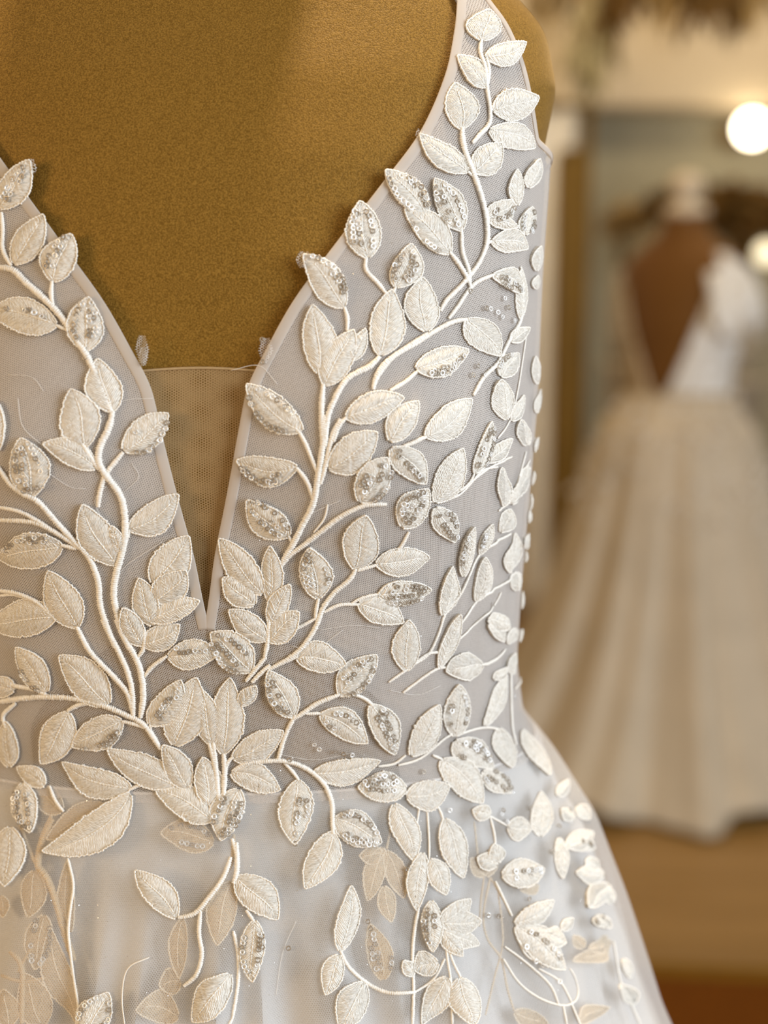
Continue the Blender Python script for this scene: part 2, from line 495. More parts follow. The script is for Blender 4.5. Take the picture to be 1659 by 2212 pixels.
# dried plants
M['dry_dark'] = simple_mat('dried_dark_leaf', (0.135, 0.07, 0.014), 0.7, 0.35, 40.0, 0.2)
M['dry_tan'] = simple_mat('dried_tan_grass', (0.34, 0.235, 0.10), 0.8, 0.3, 40.0, 0.2)
M['dry_green'] = simple_mat('dried_grey_green', (0.34, 0.29, 0.16), 0.8, 0.25, 40.0, 0.2)
M['ceramic'] = simple_mat('stone_vase', (0.42, 0.36, 0.27), 0.6, 0.05, 20)
def at_px(px, py, y):
    k = (y - CAM[1]) / (math.cos(PITCH) - math.sin(PITCH) * (py - IMG_H / 2) / F_PX)
    return Vector((CAM[0] + k * (px - IMG_W / 2) / F_PX, y, CAM[2] + k * (-math.sin(PITCH) - math.cos(PITCH) * (py - IMG_H / 2) / F_PX)))

def blade(p, d, L, w, n=5, droop=0.2):
    """one leaf blade as a small double ridge strip"""
    d = np.asarray(d, float); d /= np.linalg.norm(d)
    side = np.cross(d, [0.2, 0.9, 0.3]); side /= np.linalg.norm(side) + 1e-9
    V, F = [], []
    for i in range(n):
        t = i / (n - 1); ww = w * (math.sin(PI * min(1, t * 0.9 + 0.08)) ** 0.8)
        c = np.asarray(p) + d * L * t + np.array([0, 0, -droop * L * t * t])
        V += [c - side * ww, c + np.array([0, -0.3 * ww, 0]), c + side * ww]
    for i in range(n - 1):
        for j in (0, 1):
            F.append((i * 3 + j, i * 3 + j + 1, (i + 1) * 3 + j + 1, (i + 1) * 3 + j))
    return V, F
def leaf_cloud(name, mat, parent, pts):
    V, F = [], []
    for (p, d, L, w, dr) in pts:
        v, f = blade(p, d, L, w, droop=dr); b = len(V); V += v; F += [tuple(b + q for q in g) for g in f]
    return mk(name, V, F, mat, parent, smooth=False)

def hanging_bunch(px, py_low, y, length, spread, n, mat, label, w=0.012):
    low = at_px(px, py_low, y); top = low + Vector((0, 0, length))
    root = empty('dried_bunch', top)
    R = random.Random(int(px))
    pts = []
    for i in range(n):
        a = R.uniform(0, 2 * PI); s = R.uniform(0, spread)
        L = length * R.uniform(0.65, 1.02)
        pts.append(((0, 0, 0), (s * math.cos(a), s * math.sin(a), -1), L, w * R.uniform(0.7, 1.3), 0.0))
        for q in range(3):
            t = R.uniform(0.35, 0.9)
            b = np.array((s * math.cos(a), s * math.sin(a), -1.0)); b = b / np.linalg.norm(b) * L * t
            pts.append((b, (R.uniform(-1, 1), R.uniform(-1, 1), -1.2), L * 0.22, w * 0.8, 0.3))
    leaf_cloud('stalks', mat, root, pts)
    V, F = tube3([(0, 0, -0.03), (0, 0, 0.0), (0, 0, 0.03)], [0.014, 0.018, 0.012], 8); mk('tie', V, F, M['dry_tan'], root)
    V, F = tube3([(0, 0, 0.02), (0, 0, 3.0 - top.z)], 0.003, 6); mk('hanging_cord', V, F, M['dry_tan'], root)
    tag(root, label, 'dried flowers')
BUN = [(1215, 60, 'dry_tan', 0.30, 'tan dried bunch hanging nearest to the gold shoulder of the dress form'),
       (1335, 85, 'dry_dark', 0.22, 'brown dried bunch hanging next to the pale grey green foliage'),
       (1420, 62, 'dry_tan', 0.16, 'short tan dried bunch hanging before the cream band'),
       (1490, 55, 'dry_dark', 0.16, 'narrow brown dried bunch hanging above the far gown'),
       (1565, 75, 'dry_dark', 0.2, 'long brown dried bunch hanging above the glowing bulb'),
       (1640, 50, 'dry_tan', 0.2, 'pale brown dried bunch hanging just past the glowing bulb')]
for BUN_I, (px, py, mt, spd, lb) in enumerate(BUN): hanging_bunch(px, py, 3.15 + 0.32 * (BUN_I % 3), 0.42, spd, 26, M[mt], lb)
hanging_bunch(1275, 195, 4.15, 0.42, 0.30, 46, M['dry_green'], 'bushy grey green dried foliage hanging below the brown bunches', 0.016)

def arrangement(px, py, y, rad, n, mat, label, zscale=0.7, k=1.0):
    c = at_px(px, py, y)
    root = empty('dried_arrangement', (c.x, c.y, 0))
    R = random.Random(int(px) + 3); pts = []; stems_v, stems_f = [], []
    vz = c.z - rad * zscale - 0.10
    for i in range(n):
        a = R.uniform(0, 2 * PI); e = R.uniform(-0.5, 1.3); rr = rad * R.uniform(0.4, 1.0)
        tip = np.array([rr * math.cos(a) * math.cos(e), rr * math.sin(a) * math.cos(e), c.z + rr * zscale * math.sin(e)])
        v, f = tube3([(0.01 * math.cos(a), 0.01 * math.sin(a), vz - 0.05), (0.3 * tip[0], 0.3 * tip[1], vz + 0.6 * (tip[2] - vz)), tip], 0.003, 5)
        b = len(stems_v); stems_v += list(v); stems_f += [tuple(b + q for q in g) for g in f]
        for q in range(7):
            pts.append((tip * 1.0, (R.uniform(-1, 1), R.uniform(-1, 1), R.uniform(-0.4, 1)), R.uniform(0.05, 0.10), R.uniform(0.012, 0.022), 0.3))
    leaf_cloud('foliage', mat, root, pts)
    mk('stems', stems_v, stems_f, M['dry_dark'], root)
    lathe('vase', [(0.05 * k, vz - 0.3), (0.075 * k, vz - 0.22), (0.08 * k, vz - 0.14), (0.05 * k, vz - 0.03), (0.042 * k, vz), (0.036 * k, vz - 0.02)], M['ceramic'], root, 24)
    lathe('pedestal', [(0.12 * k, 0.0), (0.12 * k, 0.03), (0.085 * k, 0.05), (0.085 * k, vz - 0.34), (0.11 * k, vz - 0.32), (0.11 * k, vz - 0.301)], M['ceramic'], root, 24)
    tag(root, label, 'plant')
arrangement(1605, 475, 3.95, 0.17, 46, M['dry_dark'], 'bushy dark brown dried arrangement behind the neck of the far dress form', 0.6)
arrangement(1440, 450, 3.75, 0.06, 10, M['dry_dark'], 'small dark dried sprigs just beside the pale neck block of the far dress form', k=0.6)
arrangement(1345, 487, 4.0, 0.05, 9, M['dry_tan'], 'small tan dried sprigs standing against the grey green wall', k=0.55)

# ------------------------------------------------------------------ far gown on its own form
def far_gown():
    gx, gy, rz = 0.815, 2.86, math.radians(-40); DZ = 0.068
    M['far_jersey'] = simple_mat('brown_form_cloth', (0.15, 0.06, 0.007), 0.55, 0.06, 60.0, 0.25, sheen=0.1)
    M['far_cap'] = simple_mat('pale_neck_block', (0.66, 0.55, 0.40), 0.5, 0.05, 20)
    M['ivory'] = simple_mat('ivory_skirt_tulle', (0.56, 0.475, 0.355), 0.6, 0.05, 9.0, 0.25, sheen=0.15)
    M['lace'] = simple_mat('shaded_sheer_lace', (0.36, 0.25, 0.12), 0.65, 0, 55.0, 0.25, col2=(0.60, 0.48, 0.33))  # tan form through sheer lace, plus the shaded side's darkness in the colour
    M['lace_lit'] = simple_mat('lit_white_lace', (0.66, 0.62, 0.55), 0.6, 0, 45.0, 0.3, col2=(0.88, 0.87, 0.84))  # whiter copy of the lace, daylight on the lit side put into the colour
    tab = np.array([(0.92, .135, .10), (1.00, .122, .095), (1.08, .128, .10), (1.18, .148, .108), (1.26, .160, .10), (1.31, .165, .088),
                    (1.345, .145, .075), (1.37, .10, .065), (1.395, .066, .056), (1.425, .055, .052), (1.445, .053, .05)])
    tab[:, 0] -= DZ; zz = np.linspace(0.92 - DZ, 1.445 - DZ, 60)
    ta = np.interp(zz, tab[:, 0], tab[:, 1]); tb = np.interp(zz, tab[:, 0], tab[:, 2])
    ker = np.ones(5) / 5
    ta = np.convolve(np.pad(ta, 2, 'edge'), ker, 'valid'); tb = np.convolve(np.pad(tb, 2, 'edge'), ker, 'valid')
    form = empty('dress_form', (gx, gy, 0), rz)
    V = []
    n = 48
    for z, a, b in zip(zz, ta, tb):
        for j in range(n):
            t = 2 * PI * j / n; V.append((a * math.cos(t), b * math.sin(t), z))
    F = grid_faces(len(zz), n, True); F.append(tuple(range(n))[::-1]); F.append(tuple((len(zz) - 1) * n + j for j in range(n)))
    mk('torso', V, F, M['far_jersey'], form)
    lathe('neck_block', [(0.052, 1.44), (0.056, 1.45), (0.054, 1.462), (0.03, 1.472), (0.02, 1.482), (0.034, 1.492), (0.044, 1.508), (0.043, 1.524), (0.028, 1.540), (0.004, 1.545)], M['far_cap'], form, 28, loc=(0, 0, -DZ))
    lathe('pole', [(0.016, 0.03), (0.016, 0.88)], M['dark_wood'], form, 14)
    lathe('base', [(0.20, 0.0), (0.20, 0.015), (0.05, 0.035), (0.02, 0.06)], M['dark_wood'], form, 32)
    tag(form, 'brown dress form with pale round neck block wearing the far open-back gown', 'dress form')
    gown = empty('wedding_gown', (gx, gy, 0), rz)
    # bodice: the open V runs down the back, which faces the camera (local -y)
    def bod(z, t, off):
        a = np.interp(z, zz, ta) + off; b = np.interp(z, zz, tb) + off
        return (a * math.sin(t), -b * math.cos(t), z)
    for sg, mt in ((-1, 'lace'), (1, 'lace_lit')):
        V = []; nr, nc = 40, 26
        for i in range(nr):
            z = 0.975 + ((1.352 if sg > 0 else 1.275) - 0.975) * i / (nr - 1)
            k = (z - 1.0) / (1.35 - 1.0)
            tin = 0.0 if k < 0 else 0.92 * k ** 0.62
            tout = PI if z < 1.20 else (PI - (PI - 1.42) * min(1, (z - 1.20) / 0.03))
            if z > 1.27: tout = 1.42 - 0.22 * (z - 1.27) / 0.08
            for j in range(nc):
                t = tin + (tout - tin) * j / (nc - 1); V.append(bod(z - DZ, sg * t, 0.007))
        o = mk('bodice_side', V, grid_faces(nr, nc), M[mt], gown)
        q = o.modifiers.new('thickness', 'SOLIDIFY'); q.thickness = 0.004; q.offset = 0
        # small puffed shoulder frill
        V2 = []; nr2, nc2 = 10, 26
        for i in range(nr2):
            u = i / (nr2 - 1)
            for j in range(nc2):
                s = j / (nc2 - 1); t = 0.7 + 1.5 * s
                z = 1.33 - 0.15 * u + 0.02 * math.sin(s * 20 + u) * u
                a = 0.152 + 0.05 * math.sin(u * 1.8) + 0.006 * math.sin(s * 30)
                V2.append((sg * a * math.sin(t), -0.85 * a * math.cos(t) * 0.75, z - DZ - 0.05 * abs(s - 0.5)))
        if sg == 1:
            o = mk('shoulder_frill', V2, grid_faces(nr2, nc2), M['lace_lit'], gown)
            q = o.modifiers.new('thickness', 'SOLIDIFY'); q.thickness = 0.004
    V = []
    for i in range(6):
        z = 0.985 - DZ + 0.006 * i
        for j in range(64):
            t = 2 * PI * j / 64; V.append(bod(z, t, 0.010 + 0.002 * math.sin(PI * i / 5)))
    mk('waist_band', V, grid_faces(6, 64, True), M['lace'], gown)
    # skirt with deep soft folds and a short train
    V = []; nr, nc = 60, 240
    for i in range(nr):
        u = i / (nr - 1); z = 0.927 * (1 - u) + 0.012
        base = 0.132 + 0.04 * smooth01(u / 0.12) + 0.235 * u + 0.08 * u ** 4
        for j in range(nc):
            t = 2 * PI * j / nc
            dx, dy = math.sin(t), -math.cos(t)
            fold = (0.5 * math.sin(11 * t + 0.7) + 0.35 * math.sin(19 * t + 2.1 + 0.6 * u) + 0.2 * math.sin(31 * t)) * (0.006 + 0.045 * u ** 1.2)
            tail = 0.10 * u ** 4 * max(0.0, math.cos(t + 0.15)) ** 1.5
            r = base + fold + tail
            zz_ = z + (0.03 * u ** 6 * max(0, math.sin(9 * t)))
            V.append((r * dx, r * dy * 0.94, zz_))
    o = mk('skirt', V, grid_faces(nr, nc, True), M['ivory'], gown)
    q = o.modifiers.new('thickness', 'SOLIDIFY'); q.thickness = 0.003
    # lace motifs spreading down from the waist
    R = random.Random(5)
    V, F = [], []
    for k in range(90):
        t = R.uniform(-1.5, 1.9); u = R.uniform(0.02, 0.34) ** 1.1
        for i in range(1):
            z = 0.927 * (1 - u) + 0.012
            base = 0.132 + 0.04 * float(smooth01(u / 0.12)) + 0.235 * u + 0.014 + 0.02 * u
            c = np.array([base * math.sin(t), -base * math.cos(t) * 0.94, z])
            v, f = blade(c, (R.uniform(-1, 1), 0, R.uniform(-1, 0.6)), R.uniform(0.02, 0.04), 0.008, droop=0.0)
            b = len(V); V += v; F += [tuple(b + q for q in g) for g in f]
    st = mk('lace_motifs', V, F, M['lace_lit'], gown, smooth=False); st['kind'] = 'stuff'
    tag(gown, 'ivory wedding gown with deep V back and long folded skirt standing on the oak floor', 'dress')
far_gown()

# ------------------------------------------------------------------ near dress form
def near_form():
    form = empty('dress_form', (0, YC, 0))
    P = np.array([(0.78, .160, .095, .105), (0.86, .165, .100, .115), (0.94, .155, .092, .105), (1.0, .146, .085, .095)])
    zz = np.concatenate([np.linspace(0.78, 0.99, 16), np.linspace(1.0, 1.50, 126)])
    n = 160; V = []
    ph = np.linspace(-PI, PI, n, endpoint=False)
    for z in zz:
        if z < 1.03:
            k = smooth01((z - 0.985) / 0.045)
            a, bf, bb = (np.interp(z, P[:, 0], P[:, q]) for q in (1, 2, 3))
            s, c = np.sin(ph), np.cos(ph)
            r = (np.abs(s / a) ** 2.2 + np.abs(c / np.where(c > 0, bf, bb)) ** 2.2) ** (-1 / 2.2)
            zk = max(z, 1.03)
            r2 = radius(ph, np.full(n, zk)) - 0.005
            r = r * (1 - k) + r2 * k
        else:
            r = radius(ph, np.full(n, z)) - 0.0045 * float(1 - smooth01((z - 1.30) / 0.04) * 0.2)
        for j in range(n):
            V.append((r[j] * math.sin(ph[j]), -r[j] * math.cos(ph[j]), z))
    F = grid_faces(len(zz), n, True)
    F = [f[::-1] for f in F] if False else F
    F.append(tuple(range(n))[::-1]); F.append(tuple((len(zz) - 1) * n + j for j in range(n)))
    mk('torso', V, F, M['jersey'], form)
    lathe('neck_block', [(0.056, 1.50), (0.061, 1.505), (0.059, 1.52), (0.03, 1.53), (0.02, 1.545), (0.035, 1.56), (0.04, 1.585), (0.02, 1.605), (0.003, 1.61)], M['far_cap'], form, 32, loc=(0, -0.026, 0))  # unseen block, sized and set forward to cast the spot's shadow on the chest
    lathe('pole', [(0.018, 0.03), (0.018, 0.80)], M['dark_wood'], form, 16)
    lathe('base', [(0.22, 0.0), (0.22, 0.015), (0.06, 0.035), (0.022, 0.06)], M['dark_wood'], form, 36)
    tag(form, 'golden brown fabric dress form wearing the near leaf embroidered gown', 'dress form')
near_form()

# ------------------------------------------------------------------ near gown
GOWN = empty('wedding_gown', (0, 0, 0))
tag(GOWN, 'white V-neck wedding gown embroidered with leaf sprigs and sequins, worn by golden form', 'dress')

V_EDGE = [(447, 1362), (458, 1290), (470, 1200), (488, 1110), (505, 1020), (522, 925), (540, 840), (575, 768), (640, 652), (730, 530), (830, 400), (910, 290), (962, 170), (983, 70), (989, 2)]
ve = to_surface(spline(V_EDGE, 14)); ve[:, 0] = np.maximum(ve[:, 0], 0.002)
OUT_EDGE = [(1060, 2), (1098, 55), (1130, 130), (1150, 215), (1163, 300)]
oe = to_surface(spline(OUT_EDGE, 14))
o_ = np.argsort(ve[:, 1]); ve = ve[o_]; o_ = np.argsort(oe[:, 1]); oe = oe[o_]
Z_V0 = float(ve[0, 1]); Z_TOP = 1.4175
# the strap runs on over the shoulder
def phi_in(z):
    z = np.asarray(z, float)
    v = np.interp(z, ve[:, 1], ve[:, 0])
    ext = ve[-1, 0] + (PI / 2 - ve[-1, 0]) * smooth01((z - ve[-1, 1]) / (Z_TOP - ve[-1, 1])) ** 1.3
    v = np.where(z > ve[-1, 1], ext, v)
    return np.where(z < Z_V0, 0.0, v)
Z_ARM = float(oe[0, 1])
def phi_out(z):
    z = np.asarray(z, float)
    v = np.interp(z, oe[:, 1], oe[:, 0])
    v = np.where(z > oe[-1, 1], oe[-1, 0] + (PI / 2 - oe[-1, 0]) * smooth01((z - oe[-1, 1]) / (1.402 - oe[-1, 1])), v)
    k = smooth01((Z_ARM - z) / 0.035)
    low = oe[0, 0] + (PI - oe[0, 0]) * k
    return np.where(z < Z_ARM, low, v)

Z_W = 1.010
def panel(name, mat, sg, z0, z1, pin, pout, off, nr=170, nc=110, power=1.0):
    zz = np.linspace(z0, z1, nr); V, UV = [], []
    for z in zz:
        a, b = float(pin(z)), float(pout(z))
        ph = a + (b - a) * np.linspace(0, 1, nc) ** power
        V.append(S(sg * ph, np.full(nc, z), off)); UV.append(np.stack([arc(sg * ph), np.full(nc, z)], -1))
    F = grid_faces(nr, nc)
    if sg > 0: pass
    else: F = [f[::-1] for f in F]
    return mk(name, np.concatenate(V), F, mat, GOWN, np.concatenate(UV))

PH_LIN = float(to_surface([(868, 1560)])[0, 0])
def lin_in(z):
    base = phi_in(z)
    if z < 1.135: base = max(float(base), 0.0) + (PH_LIN - float(base)) * (1 - smooth01((z - 1.03) / 0.105))
    return float(base) + 0.004
for sg in (1, -1):
    panel('bodice_tulle', M['tulle'], sg, Z_W - 0.004, Z_TOP, phi_in, phi_out, 0.0, power=1.25)
    panel('back_strap', M['tulle'], sg, Z_ARM - 0.036, Z_TOP, lambda z: PI - phi_out(max(z, Z_ARM)), lambda z: PI - phi_in(z), 0.0, nr=70, nc=30)
    panel('bodice_lining', M['lining'], sg, Z_W - 0.002, Z_TOP - 0.002, lin_in, phi_out, -0.002, nr=120, nc=70, power=1.2)

def surf_tube(uv, r, sides, h, flat=1.0, twist=0.0, amp=0.0, pitch=0.0013, mode='rope', taper=True, h0=None):
    """a cord laid on the surface; uv is (phi, z) samples"""
    P = S(uv[:, 0], uv[:, 1], h if np.ndim(h) else np.full(len(uv), h)); 
    L = np.concatenate([[0], np.cumsum(np.linalg.norm(np.diff(P, axis=0), axis=1))])
    n = max(4, int(L[-1] / (pitch / 3.4))) if amp else max(4, int(L[-1] / 0.0012))
    s = np.linspace(0, L[-1], n)
    u2 = np.stack([np.interp(s, L, uv[:, 0]), np.interp(s, L, uv[:, 1])], -1)
    hh = np.interp(s, L, h) if np.ndim(h) else np.full(n, h)
    P = S(u2[:, 0], u2[:, 1], hh); N = normal(u2[:, 0], u2[:, 1])
    T = np.gradient(P, axis=0); T /= np.linalg.norm(T, axis=1)[:, None] + 1e-12
    B = np.cross(T, N); B /= np.linalg.norm(B, axis=1)[:, None] + 1e-12
    rr = np.full(n, r)
    if taper: rr = rr * (0.72 + 0.28 * np.minimum(1, np.minimum(s, L[-1] - s) / (4 * r)))
    k = np.arange(sides) * 2 * PI / sides
    if mode == 'rope': mod = 1 + amp * np.sin(2 * PI * s[:, None] / pitch + k[None] * 1.0)
    else: mod = 1 + amp * np.sin(2 * PI * s / pitch)[:, None] * np.ones(sides)[None]
    if amp: mod = mod + amp * 0.55 * np.random.default_rng(len(s)).standard_normal((n, sides))
    Rr = rr[:, None] * mod
    V = P[:, None] + Rr[..., None] * (np.cos(k)[None, :, None] * B[:, None] + flat * np.sin(k)[None, :, None] * N[:, None])
    F = grid_faces(n, sides, True)
    F.append(tuple(range(sides))[::-1]); F.append(tuple((n - 1) * sides + j for j in range(sides)))
    return V.reshape(-1, 3), F

# folded edge of the neckline and of the armhole
zb = np.linspace(Z_V0 + 0.0005, Z_TOP, 120)
for sg in (1, -1):
    uv = np.stack([sg * (phi_in(zb) + 0.011), zb], -1)
    V, F = surf_tube(uv, 0.0024, 10, 0.0002, flat=0.16, taper=False); mk('neckline_binding', V, F, M['binding'], GOWN)
    za = np.linspace(Z_ARM - 0.034, Z_TOP, 90)
    uv = np.stack([sg * (phi_out(za) - 0.008), za], -1)
    V, F = surf_tube(uv, 0.0015, 8, 0.0002, flat=0.22, taper=False); mk('armhole_binding', V, F, M['binding'], GOWN)

# nude net set into the V
zt = float(to_surface([(445, 795)])[0, 1])
nr, nc = 50, 40; V, UV = [], []
for z in np.linspace(Z_V0 - 0.002, zt, nr):
    a = float(phi_in(z)) + 0.03
    ph = np.linspace(-a, a, nc)
    zz_ = z + 0.0014 * (1 - np.cos(ph / a * PI / 2)) * (z - Z_V0) / (zt - Z_V0) * -1
    V.append(S(ph, zz_, -0.0030)); UV.append(np.stack([arc(ph), zz_], -1))
NET = mk('net_insert', np.concatenate(V), grid_faces(nr, nc), M['net'], GOWN, np.concatenate(UV))
NET['label'] = 'nude brown net filling the neckline'
ph = np.linspace(-float(phi_in(zt)) - 0.03, float(phi_in(zt)) + 0.03, 40)
zz_ = zt - 0.0014 * (1 - np.cos(ph / ph.max() * PI / 2))
M['net_hem'] = simple_mat('net_hem', (0.45, 0.31, 0.16), 0.7, 0.05, 500)
V, F = surf_tube(np.stack([ph, zz_], -1), 0.0006, 6, -0.0028, taper=False); mk('net_hem', V, F, M['net_hem'], GOWN)

# skirt: satin underskirt and sheer top layer
def skirt(name, mat, off, z0, z1, nr, nc, lip=0.0, extra=0.0):
    zz = np.concatenate([np.linspace(0.02, 0.80, 24, endpoint=False), np.linspace(0.80, z1, nr)])
    ph = np.linspace(-PI, PI, nc); V, UV = [], []
    for z in zz:
        k = smooth01((z1 - z) / 0.03)
        o = off + lip * (1 - k)
        rip = extra * np.sin(23 * ph + 2.2) * smooth01((1.0 - z) / 0.1)
        V.append(S(ph, np.full(nc, z), np.full(nc, o) + rip)); UV.append(np.stack([arc(ph), np.full(nc, z)], -1))
    return mk(name, np.concatenate(V), grid_faces(len(zz), nc), mat, GOWN, np.concatenate(UV))
skirt('underskirt', M['satin'], -0.0085, 0, Z_W + 0.0005, 90, 420, lip=0.0065)
skirt('skirt_tulle', M['skirt_tulle'], 0.0, 0, Z_W - 0.0005, 110, 480)
ph = np.linspace(-PI, PI, 300)
V, F = surf_tube(np.stack([ph, np.full(300, Z_W)], -1), 0.0009, 6, -0.0008, taper=False); mk('waist_seam', V, F, M['satin'], GOWN)

# ------------------------------------------------------------------ embroidery, traced leaf by leaf
REG = {'R1': (0, 300, 420), 'R2': (0, 840, 460), 'R3': (0, 1340, 500), 'R4': (0, 1700, 500), 'R5': (820, 0, 420), 'R6': (500, 400, 420),
       'R7': (800, 500, 420), 'R8': (460, 900, 420), 'S1': (800, 960, 420), 'S2': (400, 1340, 420), 'S3': (780, 1380, 480), 'S4': (400, 1700, 500), 'S5': (820, 1700, 580)}
